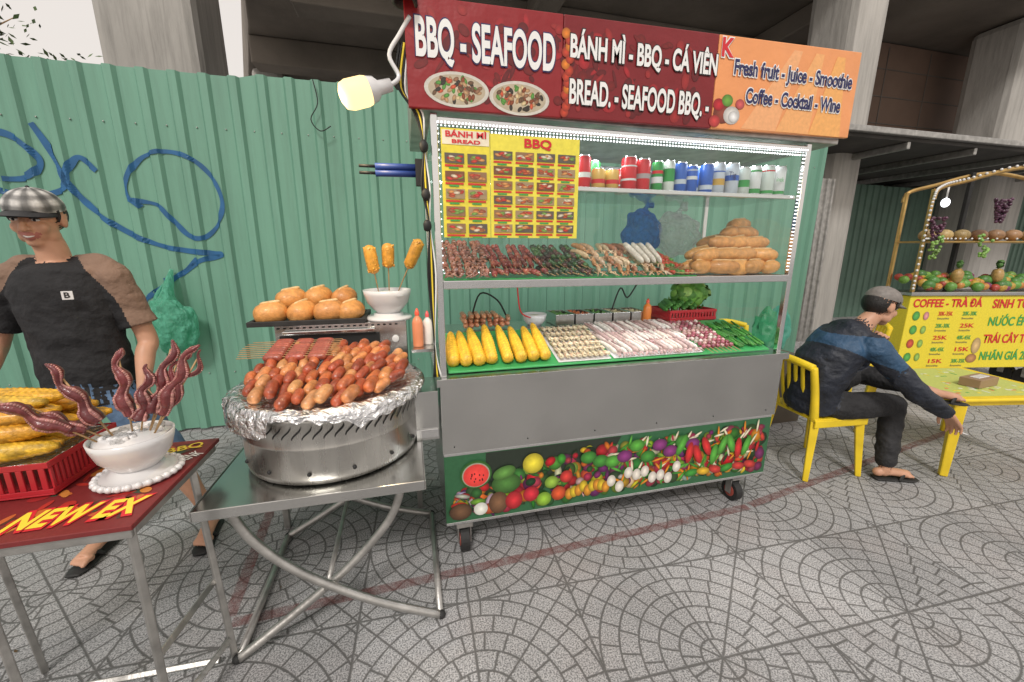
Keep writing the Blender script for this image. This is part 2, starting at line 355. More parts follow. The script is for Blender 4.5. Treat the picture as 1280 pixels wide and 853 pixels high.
for x,y in((5.62,4.7),(11.5,4.7),(5.62,6.5)): P.bm((x-.03,y-.03,0),(x+.03,y+.03,2.93),'tube_steel')
W.done()
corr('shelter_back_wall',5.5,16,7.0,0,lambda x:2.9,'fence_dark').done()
corr('grey_sheet_partition',5.0,6.6,5.2,0,lambda x:2.6,'tube_steel',p=.12,d=.02).done()
tr=Thing('leafy_tree',(-9.2,12.5,0));P=tr.part('trunk')
P.tube([(-9.2,12.5,0),(-9.25,12.5,2.2),(-9.1,12.6,4.2),(-9.0,12.5,6.2)],[.16,.12,.08,.03],'wood',n=10,sub=3)
Lf=tr.part('foliage')
for i in range(26):
    a=R.uniform(0,2*pi);z0=R.uniform(2.6,5.9);l=R.uniform(.7,1.9);b=Vector((-9.15,12.5,z0));e=b+Vector((math.cos(a)*l,math.sin(a)*l,R.uniform(.3,1.2)))
    P.tube([b,(b+e)/2+Vector((0,0,.1)),e],[.04,.025,.008],'wood',n=6)
    for k in range(80):
        t=R.uniform(.3,1.1);q=b.lerp(e,t)+Vector((R.gauss(0,.2),R.gauss(0,.2),R.gauss(0,.18)))
        u=Vector((R.uniform(-1,1),R.uniform(-1,1),R.uniform(-.6,.6))).normalized();w=u.orthogonal().normalized();sz=R.uniform(.05,.11)
        Lf.add([q-u*sz,q+w*sz*.4,q+u*sz,q-w*sz*.4],[(0,1,2,3)],'leaf',jit((.06,.10,.03),.4))
tr.done()
# ------------------------------------------------------------ food helpers
def corn(P,p0,p1,r=.026,col=(.80,.48,.04),m='food',char=0):
    p0=Vector(p0);p1=Vector(p1);N=30;n=20;t=(p1-p0).normalized();a=t.orthogonal().normalized();b=t.cross(a);vs=[];fs=[];cc=[];of=R.random()*30
    for i in range(N+1):
        u=i/N;rr=r*(1-.55*max(0,u-.45)**1.3/.46)*(min(1,(u*9)**.5+.35) if u<.08 else 1)*(1 if u<.96 else .7)
        for k in range(n):
            s=1+.09*(abs(math.sin((i)*pi/2.0))*abs(math.sin(k*pi/2)))-(.05)
            an=2*pi*k/n;vs.append(p0+(p1-p0)*u+(a*math.cos(an)+b*math.sin(an))*rr*s)
            q=.8+.35*((i%2)*(k%2))+R.uniform(-.08,.08)
            ch=1-char*max(0,min(1,(noise.noise(Vector((u*5+of,math.cos(an)*1.4,math.sin(an)*1.4)))*2.2)))
            cc.append((col[0]*q*ch,col[1]*q*.98*ch,col[2]*q*ch))
    for i in range(N):
        for k in range(n): fs.append((i*n+k,i*n+(k+1)%n,(i+1)*n+(k+1)%n,(i+1)*n+k))
    fs+=[tuple(range(n-1,-1,-1)),tuple(N*n+k for k in range(n))]
    P.add(vs,fs,m,smooth=True,cols=cc)
def roll(P,c,l,r,ang,tilt=0,col=(.62,.30,.08)):
    d=Vector((math.cos(ang)*math.cos(tilt),math.sin(ang)*math.cos(tilt),math.sin(tilt)));c=Vector(c)
    cc=jit(col,.15)
    def cf(t,k):
        up=math.cos(2*pi*k); q=.8+.25*(1-abs(2*t-1));w=max(0,-up)
        return (min(1,cc[0]*q+w*.08),cc[1]*q+w*.09,cc[2]*q+w*.05)
    P.tube([c-d*l/2,c-d*l*.46,c-d*l*.36,c-d*l*.18,c,c+d*l*.18,c+d*l*.36,c+d*l*.46,c+d*l/2],[r*.15,r*.5,r*.8,r*.97,r,r*.97,r*.8,r*.5,r*.15],'food',n=14,side=(0,0,1),ell=1.08,cols=cf,sub=2)
    s=Vector((-d.y,d.x,0));P.saus(c-d*l*.3+Vector((0,0,r*.93))+s*r*.12,c+d*l*.3+Vector((0,0,r*.93))-s*r*.12,r*.16,'food',(.68,.46,.22),n=6)
def skewer(P,p0,p1,items,r,cols,m='food',stick=.05,flat=1):
    p0=Vector(p0);p1=Vector(p1);d=(p1-p0);P.tube([p0-d.normalized()*stick,p1+d.normalized()*.01],.0018,'wood',n=5)
    for i in range(items):
        t0=i/items+.02;t1=(i+1)/items-.01
        P.saus(p0+d*t0,p0+d*t1,r*R.uniform(.85,1.12),m,jit(R.choice(cols),.2),n=8,ell=flat)
def leafclump(P,c,rad,n,cols,sz=.04):
    c=Vector(c)
    for i in range(n):
        u=Vector((R.gauss(0,1),R.gauss(0,1),R.gauss(0,1)+.3)).normalized();q=c+Vector((u.x*rad[0],u.y*rad[1],u.z*rad[2]))*R.uniform(.55,1)
        w=u.cross(Vector((R.uniform(-1,1),R.uniform(-1,1),R.uniform(-1,1)))).normalized();t=w.cross(u);s=sz*R.uniform(.6,1.3);vs=[];fs=[]
        for a in range(4):
            for b in range(4):
                x=(a/3-.5)*2;y=(b/3-.5)*2;vs.append(q+w*x*s*(1-.3*y*y)+t*y*s*(1-.3*x*x)+u*(s*.28*math.sin(x*3+i)*math.cos(y*4)+s*.3*(-(x*x+y*y))))
        for a in range(3):
            for b in range(3): fs.append((a*4+b,a*4+b+1,(a+1)*4+b+1,(a+1)*4+b))
        P.add(vs,fs,'leaf',jit(R.choice(cols),.25),True)
def bottle(P,c,r,h,col,cap=(.8,.1,.05)):
    P.lathe(c,[(0,0),(r*.95,0),(r,h*.04),(r,h*.62),(r*.8,h*.72),(r*.35,h*.8),(r*.35,h*.85)],'plastic',col,n=16)
    P.lathe(c,[(r*.42,h*.82),(r*.42,h*.9),(r*.12,h),(0,h)],'plastic',cap,n=12)
# ------------------------------------------------------------ MAIN CART
X0,X1,Y0,Y1=.12,2.03,1.75,2.48
K=Thing('street_food_cart',(1.08,2.1,0))
P=K.part('steel_body',.006)
P.bm((X0-.005,Y0-.012,.565),(X1+.01,Y1,.925),'steel')
P.bm((X0-.02,Y0-.03,.905),(X1+.03,Y1+.01,.94),'steel')
P.bm((X0,Y0+.02,.17),(X1,Y1-.02,.56),'steel')
P.bm((0.0,Y0+.0,.645),(.105,Y0+.22,.88),'steel');P.bm((-.0,Y0-.008,.66),(.10,Y0-.001,.70),'chrome')
P.bm((X0-.0,Y0-.004,.175),(X1,Y0+.017,.19),'chrome');P.bm((X0-.0,Y0-.004,.548),(X1,Y0+.017,.562),'chrome')
for i in range(6): P.ball((X0+.05+i*.36,Y0-.013,.60),.004,'dark',n=6,k=4)
P=K.part('caster_wheels')
for x,y in((.21,1.79),(1.87,1.80),(.21,2.4),(1.87,2.4)):
    P.tube([(x-.022,y,.062),(x+.022,y,.062)],.062,'rubber',n=24,smooth=False)
    P.tube([(x-.025,y,.062),(x+.025,y,.062)],.036,'paint',(.35,.07,.05),n=20,smooth=False)
    P.tube([(x-.032,y,.062),(x+.032,y,.062)],.01,'chrome',n=10)
    P.bm((x-.034,y-.02,.05),(x-.028,y+.02,.15),'tube_steel');P.bm((x+.028,y-.02,.05),(x+.034,y+.02,.15),'tube_steel');P.bm((x-.04,y-.035,.145),(x+.04,y+.035,.17),'tube_steel')
P=K.part('printed_vegetable_panel');yp=Y0-.006
P.bm((X0,Y0-.003,.19),(X1,Y0+.018,.548),'printed',(.03,.12,.05))
P.poly([(X0+.20,yp+.002,.36),(.95,yp+.002,.36),(1.05,yp+.002,.545),(X0+.20,yp+.002,.545)],'printed',(.02,.03,.02))
y=yp
cols=[(.6,.02,.03),(.7,.25,.02),(.75,.55,.03),(.08,.35,.04),(.04,.2,.03),(.22,.03,.15),(.7,.65,.55),(.5,.05,.1),(.3,.5,.05),(.75,.1,.04),(.05,.12,.03),(.02,.06,.02)]
for i in range(620):
    y-=.000004;x=R.uniform(X0+.05,X1-.05);top=.34+.2*min(1,(x-X0)/.9)
    z=R.uniform(.23,min(.50,top));r=R.uniform(.014,.044);e=R.choice([1,1,.45,.8,.3])
    P.disc(x,z,y,r,r*e,tuple(c*R.uniform(.5,1) for c in R.choice(cols)),R.uniform(0,pi) if e!=1 else 0,edge=.35)
for i in range(110):
    y-=.00001;x=R.uniform(1.0,1.95);z=R.uniform(.25,.51);P.disc(x,z,y,R.uniform(.03,.045),.007,R.choice([(.7,.25,.02),(.1,.4,.05),(.75,.7,.5),(.05,.25,.03)]),R.uniform(0,pi))
def big(x,z,rx,rz,c,a=0,e=.4):
    global y
    y-=.00012;P.disc(x,z,y,rx,rz,c,a,n=28,edge=e)
big(.27,.44,.078,.075,(.06,.25,.04));big(.27,.437,.069,.065,(.75,.72,.55));big(.27,.435,.063,.06,(.8,.06,.05),e=.8)
for i in range(12): big(.27+R.uniform(-.04,.04),.435+R.uniform(-.035,.035),.003,.005,(.02,.01,.01))
big(.42,.37,.075,.055,(.07,.2,.04));big(.41,.43,.06,.035,(.12,.3,.06),.3);big(.56,.46,.055,.055,(.8,.68,.05));big(.19,.25,.055,.045,(.16,.08,.04));big(.29,.25,.035,.035,(.75,.75,.68),e=.7);big(.38,.27,.05,.06,(.2,.1,.05))
big(.46,.27,.045,.05,(.6,.03,.04));big(.55,.29,.042,.042,(.65,.03,.05));big(.62,.25,.04,.04,(.3,.55,.05));big(.70,.27,.04,.04,(.7,.1,.03));big(.66,.34,.038,.035,(.3,.5,.06));big(.74,.36,.035,.035,(.65,.05,.04))
for i in range(9): big(.76+i*.026,.25+R.uniform(0,.04),.024,.034,(.7,.3+.2*(i%2),.03))
for i in range(9): big(1.0+i*.05,.28+R.uniform(-.03,.05),.026,.034,(.75,.7,.62),e=.6)
for i in range(10): big(.86+i*.07,.46+R.uniform(-.05,.03),.045,.035,R.choice([(.06,.28,.04),(.1,.4,.05),(.25,.04,.2)]))
for i in range(9): big(1.42+i*.055,.42+R.uniform(-.06,.04),.024,.065,R.choice([(.65,.03,.03),(.75,.5,.03),(.1,.4,.05),(.7,.2,.02)]),R.uniform(-.5,.5))
for i in range(6): big(1.5+i*.08,.27,.045,.024,R.choice([(.05,.3,.04),(.75,.45,.03),(.6,.05,.04)]),R.uniform(-.4,.4))
F=K.part('stainless_frame',.003);w=.028
for x,yy in((X0,Y0),(X1-w,Y0),(X0,Y1-w),(X1-w,Y1-w)): F.bm((x,yy,.94),(x+w,yy+w,2.03),'chrome')
for yy in(Y0,Y1-w): F.bm((X0+w,yy,1.99),(X1-w,yy+w,2.018),'chrome')
for xx in(X0,X1-w):
    for z in(1.345,1.99): F.bm((xx,Y0+w,z),(xx+w,Y1-w,z+w),'chrome')
F.bm((X0+w,Y1-w,1.345),(X1-w,Y1,1.372),'chrome');F.bm((X0+w,Y0-.004,1.338),(X1-w,Y0+.02,1.374),'chrome')
F.bm((X0+w,Y0+.0205,1.35),(X1-w,Y1-.12,1.370),'paint',(.62,.63,.62))
F.bm((.75,Y0+.03,1.765),(X1-w,Y0+.045,1.785),'chrome')
G_=K.part('glass_panes')
def pane(a,b,axis):
    a=Vector(a);b=Vector(b)
    if axis=='x': v=[(a.x,a.y,a.z),(a.x,b.y,a.z),(a.x,b.y,b.z),(a.x,a.y,b.z)]
    elif axis=='y': v=[(a.x,a.y,a.z),(b.x,a.y,a.z),(b.x,a.y,b.z),(a.x,a.y,b.z)]
    G_.poly(v,'glass')
G_.bm((.75,Y0+.046,1.772),(X1-w,Y1-.2,1.780),'glass')
for zz0,zz1 in((1.376,1.985),(.945,1.34)):
    pane((X0+.012,Y0+w,zz0),(0,Y1-w,zz1),'x');pane((X1-.014,Y0+w,zz0),(0,Y1-w,zz1),'x')
pane((X0+w,Y1-.016,1.38),(X1-w,0,1.985),'y');pane((X0+w,Y0+.010,1.376),(X1-w,0,1.99),'y')
L_=K.part('led_strips')
def leds(a,b,st=.022,s=.005):
    a=Vector(a);b=Vector(b);n=int((b-a).length/st)
    for i in range(n+1):
        p=a.lerp(b,i/n);L_.box(p,(s,s,s),'led')
leds((X0+.03,Y0-.004,1.998),(X1-.03,Y0-.004,1.998),.014);leds((X0+.03,Y0+.035,1.983),(X1-.03,Y0+.035,1.983),.016,.006)
leds((X1+.003,Y0+.012,.97),(X1+.003,Y0+.012,1.98),.016);leds((X1-w-.004,Y0+.012,1.40),(X1-w-.004,Y0+.012,1.96),.018);leds((X0+w+.003,Y0+.02,1.42),(X0+w+.003,Y0+.02,1.96),.03)
leds((X0+.05,Y1-.05,1.98),(X1-.05,Y1-.05,1.98),.03)
leds((X0+.05,Y0+.05,1.343),(X1-.05,Y0+.05,1.343),.02)
P=K.part('handles_and_cables')
for z in(1.80,1.825): P.tube([(-.10,1.77,z),(.07,1.78,z+.005)],.013,'paint',(.02,.05,.22),n=10);P.tube([(-.16,1.77,z),(-.10,1.77,z)],.006,'dark',n=8)
P.bm((.055,1.76,1.76),(.10,1.80,1.86),'dark')
for k in range(5):
    o=k*.008;P.tube([(.02+o,1.73,2.25),(.0+o,1.74,2.12-o),(.06+o,1.74,2.02),(.09,1.735,1.9),(.075+o,1.735,1.75),(.10,1.735,1.6),(.085+o,1.74,1.4),(.10,1.74,1.1),(.09+o,1.74,.95)],.004,['dark','dark','ink_yellow','dark','ink_white'][k],n=6,sub=5)
for z in(1.6,1.72,1.9): P.ball((.09,1.73,z),(.018,.016,.024),'dark',jit=.1)
P.tube([(1.2,2.2,1.15),(1.25,2.2,1.28),(1.3,2.2,1.22),(1.36,2.2,1.3)],.005,'dark',n=6,sub=5)
P.tube([(.35,2.3,1.12),(.40,2.28,1.26),(.50,2.28,1.22),(.56,2.3,1.12)],.005,'dark',n=6,sub=5);P.tube([(.60,2.2,1.30),(.62,2.2,1.16),(.68,2.2,1.12)],.004,'ink_red',n=6,sub=5)
P.bm((.0,1.93,1.02),(.11,2.12,1.035),'steel')
K.done()
def area(name,loc,sx,sy,e,col,par,rot=(0,0,0)):
    l=bpy.data.lights.new(name,'AREA');l.shape='RECTANGLE';l.size=sx;l.size_y=sy;l.energy=e;l.color=col;o=bpy.data.objects.new(name,l);S.collection.objects.link(o);o.location=Vector(loc)-par.o;o.rotation_euler=rot;o.parent=par.e
area('cabinet_led_light',(1.08,Y0+.10,1.978),1.8,.03,6,(.93,.97,1),K,(math.radians(25),0,0))
area('counter_led_light',(1.08,Y0+.07,1.336),1.8,.02,3,(.95,.97,1),K,(math.radians(20),0,0))
# signboard
Z=Thing('banner_signboard',(1.1,1.9,2.2))
P=Z.part('board',.004)
ys=1.715
def zb(x): return 2.03+.03*(x/2.2)
def zt(x): return 2.40+.045*(x/2.2)
def band(xa,xb,col,yy=ys,d=.02,m='banner'):
    vs=[(xa,yy,zb(xa)),(xb,yy,zb(xb)),(xb,yy,zt(xb)),(xa,yy,zt(xa))]+[(xa,yy+d,zb(xa)),(xb,yy+d,zb(xb)),(xb,yy+d,zt(xb)),(xa,yy+d,zt(xa))]
    P.add(vs,[(0,1,2,3),(7,6,5,4),(0,4,5,1),(3,2,6,7),(0,3,7,4),(1,5,6,2)],m,col)
band(.04,.655,(.27,.012,.016));band(.657,1.385,(.20,.010,.014));band(1.387,2.21,(.80,.32,.12))
P.bm((.05,ys+.03,2.035),(2.19,2.45,2.06),'tube_steel');P.bm((.05,2.42,2.06),(2.19,2.45,2.40),'tube_steel');P.bm((.05,ys+.03,2.06),(.07,2.42,2.39),'tube_steel');P.bm((2.17,ys+.03,2.06),(2.19,2.42,2.42),'tube_steel')
I=Z.part('printed_artwork');y=ys-.0008
for i in range(150):
    y-=.000004;xx=R.uniform(.07,1.35);zz=R.uniform(2.075,2.375);I.disc(xx,zz,y,R.uniform(.01,.035),R.uniform(.005,.025),R.choice([(.35,.015,.02),(.16,.01,.01),(.30,.02,.02),(.12,.008,.01)]),R.uniform(0,3),edge=.85)
for cx,zc in((.225,2.105),(.475,2.095)):
    y-=.0003;I.disc(cx,zc,y,.125,.062,(.72,.68,.6),n=32,edge=.8);y-=.0002;I.disc(cx,zc,y,.11,.052,(.5,.42,.3),n=32,edge=.9)
    for i in range(70):
        y-=.00001;a=R.uniform(0,6.28);q=R.uniform(0,.9)**.5;I.disc(cx+.1*q*math.cos(a),zc+.045*q*math.sin(a),y,.012,.007,R.choice([(.25,.06,.02),(.04,.03,.02),(.6,.1,.04),(.1,.3,.05),(.7,.55,.3),(.5,.3,.15),(.15,.08,.04),(.3,.15,.08)]),R.uniform(0,3))
for i in range(14):
    y-=.00002;I.disc(.665+R.uniform(-.0,.02),2.06+i*.022,y,.02,.018,R.choice([(.7,.2,.02),(.5,.05,.02)]),1)
y=ys-.0008
for q in range(3):
    y-=.0002;I.poly([(1.55+q*.2,y,2.06),(1.75+q*.2,y,2.06),(1.85+q*.13,y,2.41),(1.80+q*.13,y,2.41)],'printed',(.82,.40,.18-.03*q))
for (cx,zc,r,c) in((1.44,2.115,.05,(.25,.05,.03)),(1.49,2.11,.045,(.75,.72,.68)),(1.415,2.15,.03,(.5,.02,.03)),(1.46,2.17,.03,(.15,.35,.05)),(1.40,2.08,.03,(.55,.05,.05)),(1.53,2.16,.025,(.6,.1,.1)),(1.50,2.105,.028,(.85,.83,.8))):
    y-=.0002;I.disc(cx,zc,y,r,r*.85,c)
ty=ys-.0042
def lab(t,x0,x1,zc,h,fill,out=None,off=.003,oo=.008,sh=0):
    if out: Z.text(t,x0-.004,x1+.004,zc,h,ty,out,off=oo,shear=sh)
    Z.text(t,x0,x1,zc,h,ty-.0015,fill,off=off,shear=sh)
lab('BBQ - SEAFOOD',.075,.62,2.262,.13,'ink_white','ink_navy',off=.005,oo=.010)
lab('BÁNH MÌ - BBQ - CÁ VIÊN',.685,1.385,2.300,.082,'ink_white','ink_black',off=.0035)
lab('BREAD. - SEAFOOD BBQ. -',.685,1.36,2.135,.092,'ink_white','ink_black',off=.0035)
lab('K',1.395,1.46,2.375,.075,'ink_red','ink_white')
lab('Fresh fruit - Juice - Smoothie',1.475,2.17,2.305,.062,'ink_navy','ink_white',off=.002,oo=.007)
lab('Coffee - Cocktail - Wine',1.555,2.12,2.195,.062,'ink_navy','ink_white',off=.002,oo=.007)
Z.done()
Mn=Thing('menu_poster',(.45,1.74,1.75));P=Mn.part('sheet')
ym=1.736
P.bm((.158,ym,1.555),(.355,ym+.004,1.975),'printed',(.78,.66,.06));P.bm((.357,ym-.001,1.555),(.75,ym+.003,1.965),'printed',(.80,.70,.08))
P.bm((.162,ym-.002,1.915),(.352,ym-.0005,1.968),'printed',(.80,.72,.55))
def menucell(x,z,w,h):
    P.bm((x,ym-.004,z),(x+w,ym-.0015,z+h),'printed',R.choice([(.18,.08,.04),(.28,.16,.08),(.12,.1,.08),(.35,.25,.14)]))
    q=ym-.0045
    for i in range(9):
        q-=.00004;P.disc(x+R.uniform(.2,.8)*w,z+R.uniform(.25,.75)*h,q,w*.18,h*.16,R.choice([(.5,.1,.04),(.65,.3,.1),(.35,.12,.06),(.2,.35,.08),(.7,.6,.45),(.55,.05,.04)]),R.uniform(-.3,.3),n=8)
    P.bm((x,ym-.0032,z-.0125),(x+w*.95,ym-.0012,z-.0055),'printed',(.6,.04,.03));P.bm((x+w*.2,ym-.0032,z-.021),(x+w*.7,ym-.0012,z-.0155),'printed',(.05,.35,.08))
for c in range(2):
    for r in range(5): menucell(.170+c*.092,1.845-r*.068,.078,.038)
for c in range(4):
    for r in range(6): menucell(.370+c*.094,1.868-r*.058,.080,.033)
Mn.text('BÁNH MÌ',.175,.34,1.952,.022,ym-.004,'ink_red',off=.0008);Mn.text('BREAD',.20,.315,1.926,.014,ym-.004,'ink_red',off=.0006);Mn.text('BBQ',.50,.62,1.935,.034,ym-.004,'ink_red',off=.0015)
Mn.done()
Lm=Thing('bulb_lamp',(-.1,1.7,2.05));P=Lm.part('bulb')
ax=Vector((-.88,-.15,-.33)).normalized();b0=Vector((-.02,1.70,2.095));rot=Vector((0,0,1)).rotation_difference(ax).to_matrix()
P.lathe(b0,[(0,0),(.022,0),(.024,.045),(.04,.06),(.046,.085)],'ceramic',n=24,rot=rot)
P.lathe(b0,[(.046,.0855),(.050,.10),(.050,.155),(.042,.178),(.02,.188),(0,.19)],'bulb_glow',n=24,rot=rot)
P.tube([b0,(.01,1.71,2.13),(-.02,1.72,2.2),(.02,1.72,2.27),(.06,1.715,2.33)],.008,'ceramic',n=8,sub=5)
Lm.done()
lp=bpy.data.lights.new('bulb_light','POINT');lp.energy=12;lp.color=(1,.76,.45);lp.shadow_soft_size=.04;lo=bpy.data.objects.new('bulb_light',lp);S.collection.objects.link(lo);lo.location=b0+ax*.26-Lm.o;lo.parent=Lm.e
sp=Thing('clip_spotlight',(.05,1.7,2.42));P=sp.part('housing')
P.lathe((.045,1.70,2.36),[(0,.09),(.03,.085),(.04,.05),(.045,0),(.038,0),(.03,.03)],'dark',n=18);P.tube([(.045,1.7,2.44),(.06,1.72,2.40)],.01,'dark');sp.done()
# ------------------------------------------------------------ cans
def can(P,x,y,z,r,h,base,bands):
    P.lathe((x,y,z),[(0,0),(r*.8,0),(r,h*.06),(r,h*.92),(r*.86,h*.98),(r*.86,h),(r*.8,h*.985),(0,h*.985)],'plastic',base,n=20)
    for a,b,c in bands: P.lathe((x,y,z),[(r*1.01,h*a),(r*1.01,h*b)],'plastic',c,n=20)
    P.lathe((x,y,z),[(r*.88,h*.975),(r*.88,h*1.005),(0,h*1.0)],'chrome',n=20)
Cn=Thing('drink_cans',(1.4,1.87,1.79));P=Cn.part('cans')
red=(.55,.012,.02);blu=(.02,.10,.42);grn=(.02,.26,.05);sil=(.45,.50,.56);gold=(.58,.36,.08);wh=(.62,.64,.64)
spec=[(red,[(.35,.5,wh)],.15,.034),(gold,[(.3,.5,red)],.095,.033),(gold,[(.3,.5,red)],.095,.033),(red,[(.3,.36,wh),(.7,.74,wh)],.155,.037),(red,[(.4,.55,(.35,.3,.3))],.15,.036),(grn,[(.3,.5,wh),(.6,.7,red)],.145,.028),((.6,.65,.6),[(.35,.75,grn)],.15,.028),(blu,[(.3,.45,sil)],.145,.031),(blu,[(.5,.62,wh),(.8,.86,sil)],.135,.031),(blu,[(.15,.3,sil)],.145,.033),(sil,[(.3,.5,(.5,.3,.05)),(.7,.74,blu)],.155,.036),(sil,[(.45,.62,blu)],.155,.036),((.5,.55,.52),[(.3,.55,grn)],.14,.033),(wh,[(.1,.25,grn),(.8,.86,grn)],.15,.035),((.55,.62,.58),[(.1,.2,grn),(.8,.84,red)],.155,.036),(wh,[(.1,.2,grn)],.155,.036)]
x=.79
for i,(b,bd,h,r) in enumerate(spec):
    x+=r+.002
    can(P,x,1.855+R.uniform(-.006,.006),1.7805,r,h,b,bd)
    if i%3!=2: can(P,x+.02,1.94+R.uniform(-.01,.01),1.7805,r,R.choice([.12,.15]),R.choice([red,sil,grn,blu]),bd)
    x+=r+.004+(.012 if i in(2,4,8) else 0)
Cn.text('Tig',1.60,1.645,1.875,.03,1.812,'ink_navy');Cn.text('inek',1.90,1.95,1.865,.024,1.812,'ink_green')
Cn.done()
# ------------------------------------------------------------ shelf food
zs=1.3705
tr_=Thing('green_serving_mats',(1,1.95,1.37));P=tr_.part('mats',.001)
P.bm((.16,1.80,zs+.001),(1.46,2.2,zs+.006),'plastic',(.03,.34,.07));tr_.done()
f=Thing('baby_octopus_skewers',(.27,1.95,1.38));P=f.part('skewered_octopus')
for r in range(6):
    for c in range(7):
        x=.175+c*.03+R.uniform(-.008,.008);yy=1.82+r*.055;z=zs+.034+r*.026
        P.ball((x,yy,z),(.016,.02,.019),'foodwet',jit((.30,.11,.07),.4),n=9,k=6,jit=.25)
        for q in range(3): P.tube([(x,yy-.01,z),(x+R.uniform(-.02,.02),yy-.03,z-.005),(x+R.uniform(-.025,.025),yy-.035,z-.02)],[.006,.004,.002],'foodwet',jit((.36,.15,.10),.3),n=5)
f.done()
f=Thing('meat_skewers',(.5,1.95,1.38));P=f.part('skewers')
for L in range(3):
    for c in range(9):
        x=.395+c*.029;skewer(P,(x+R.uniform(-.012,.012),1.80+L*.09,zs+.022+L*.03+R.uniform(0,.012)),(x+R.uniform(-.03,.03),1.97+L*.1,zs+.045+L*.055),5,.0135,[(.26,.04,.03),(.34,.08,.045),(.17,.03,.025)],'foodwet')
f.done()
f=Thing('pepper_beef_skewers',(.78,1.95,1.38));P=f.part('skewers')
for L in range(3):
    for c in range(9):
        x=.655+c*.028;skewer(P,(x,1.80+L*.09,zs+.022+L*.03+R.uniform(0,.012)),(x+R.uniform(-.03,.03),1.97+L*.10,zs+.045+L*.055),5,.014,[(.025,.045,.02),(.05,.12,.03),(.05,.02,.015),(.12,.04,.03)],'foodwet')
f.done()
f=Thing('grilled_squid',(1.1,1.95,1.38));P=f.part('squid')
for L in range(4):
    for c in range(8):
        x=.925+c*.05+R.uniform(-.012,.012);yy=1.82+L*.07;z=zs+.024+L*.034;col=R.choice([(.50,.23,.10),(.55,.36,.21),(.62,.46,.31),(.36,.15,.08)])
        P.saus((x,yy,z),(x+R.uniform(-.06,.06),yy+.11,z+.035),.02,'foodwet',jit(col,.2),ell=.6,taper=.4,bend=.08)
        for q in range(4): P.tube([(x,yy,z),(x+R.uniform(-.02,.02),yy-.03,z+.005),(x+R.uniform(-.03,.03),yy-.045,z-.012)],[.005,.004,.002],'foodwet',jit(col,.3),n=5)
for c in range(4): P.saus((1.18+c*.035,1.86,zs+.07),(1.14+c*.045,2.00,zs+.17),.018,'foodwet',(.68,.62,.54),ell=.6)
f.done()
f=Thing('chilli_sausage_skewers',(1.4,1.95,1.38));P=f.part('skewers')
for L in range(3):
    for c in range(5):
        x=1.33+c*.028;skewer(P,(x,1.80+L*.09,zs+.022+L*.025),(x-.03,1.94+L*.09,zs+.03+L*.045),4,.013,[(.50,.06,.03),(.38,.13,.04),(.08,.22,.04)],'foodwet')
f.done()
f=Thing('baguette_pile',(1.8,2.0,1.45));P=f.part('baguettes')
rows=[(1.378+.036,1.48,2.0,5,1.84),(1.42,1.52,2.0,5,1.97),(1.478,1.53,1.99,4,1.89),(1.485,1.62,1.99,4,2.03),(1.54,1.66,1.98,3,1.95),(1.55,1.70,1.98,2,2.08),(1.60,1.80,1.97,2,2.0),(1.65,1.88,1.97,1,2.05)]
for z,xa,xb,n,yy in rows:
    for i in range(n):
        x=xa+(xb-xa)*(i+.5)/n;roll(P,(x,yy+R.uniform(-.02,.02),z+R.uniform(-.004,.006)),R.uniform(.17,.22),R.uniform(.036,.042),R.uniform(-.15,.5) if R.random()<.7 else R.uniform(-.8,0),R.uniform(-.05,.22),(.66,.31,.09))
f.done()
for nm,c,r,m,j in(('blue_plastic_bag',(1.42,2.28,1.60),(.13,.07,.14),'bag_blue',.14),('clear_plastic_bag',(1.66,2.28,1.60),(.17,.08,.13),'bag_clear',.13)):
    f=Thing(nm,c);P=f.part('bag');P.ball(c,r,m,n=40,k=28,jit=j,js=7);P.tube([(c[0],c[1],c[2]+r[2]*.8),(c[0]+.02,c[1],c[2]+r[2]*1.15),(c[0]+.05,c[1],c[2]+r[2]*1.3)],[.04,.012,.03],m,n=12,sub=4);f.done()
# ------------------------------------------------------------ counter
def zc(y): return .955+(y-1.80)*.30
Ct=Thing('counter_display_trays',(1.1,2,1.0));P=Ct.part('slanted_trays',.002)
def slab(P,x0,x1,y0,y1,dz,th,m,col=(1,1,1)):
    vs=[]
    for z in(-th,0):
        for yy in(y0,y1):
            for x in(x0,x1): vs.append((x,yy,zc(yy)+dz+z))
    P.add(vs,[(0,2,3,1),(4,5,7,6),(0,1,5,4),(2,6,7,3),(0,4,6,2),(1,3,7,5)],m,col)
slab(P,.16,1.99,1.79,2.16,0,.008,'plastic',(.05,.34,.10))
P.bm((.16,2.17,.945),(1.98,2.44,1.06),'steel')
slab(P,.705,.995,1.80,2.12,.006,.004,'ceramic');slab(P,1.01,1.55,1.80,2.14,.006,.004,'ceramic')
Ct.done()
f=Thing('corn_cobs',(.42,1.95,1.0));P=f.part('cobs')
for i,x in enumerate([.19,.25,.312,.372,.45,.515,.58,.645]):
    y0=1.80;y1=2.05;corn(P,(x+R.uniform(-.004,.004),y0+R.uniform(-.005,.012),zc(y0)+.032),(x+R.uniform(-.016,.016)-.005,y1,zc(y1)+.070+R.uniform(-.016,.016)),R.uniform(.029,.033),jit((.84,.50,.035),.06))
f.done()
f=Thing('enoki_mushroom_rolls',(.85,1.95,1.0));P=f.part('rolls')
for r in range(6):
    for c in range(9):
        x=.725+c*.031;yy=1.822+r*.055;z=zc(yy)+.024
        for q in range(10): P.tube([(x+R.uniform(-.010,.010),yy-.026,z+R.uniform(-.007,.009)),(x+R.uniform(-.012,.012),yy+.028,z+R.uniform(-.006,.012))],.0034,'food',jit((.74,.64,.44),.15),n=5)
        P.saus((x,yy-.008,z),(x,yy+.010,z),.0125,'foodwet',jit((.58,.40,.26),.25),n=8)
f.done()
f=Thing('raw_squid_skewers',(1.27,1.95,1.0));P=f.part('squid')
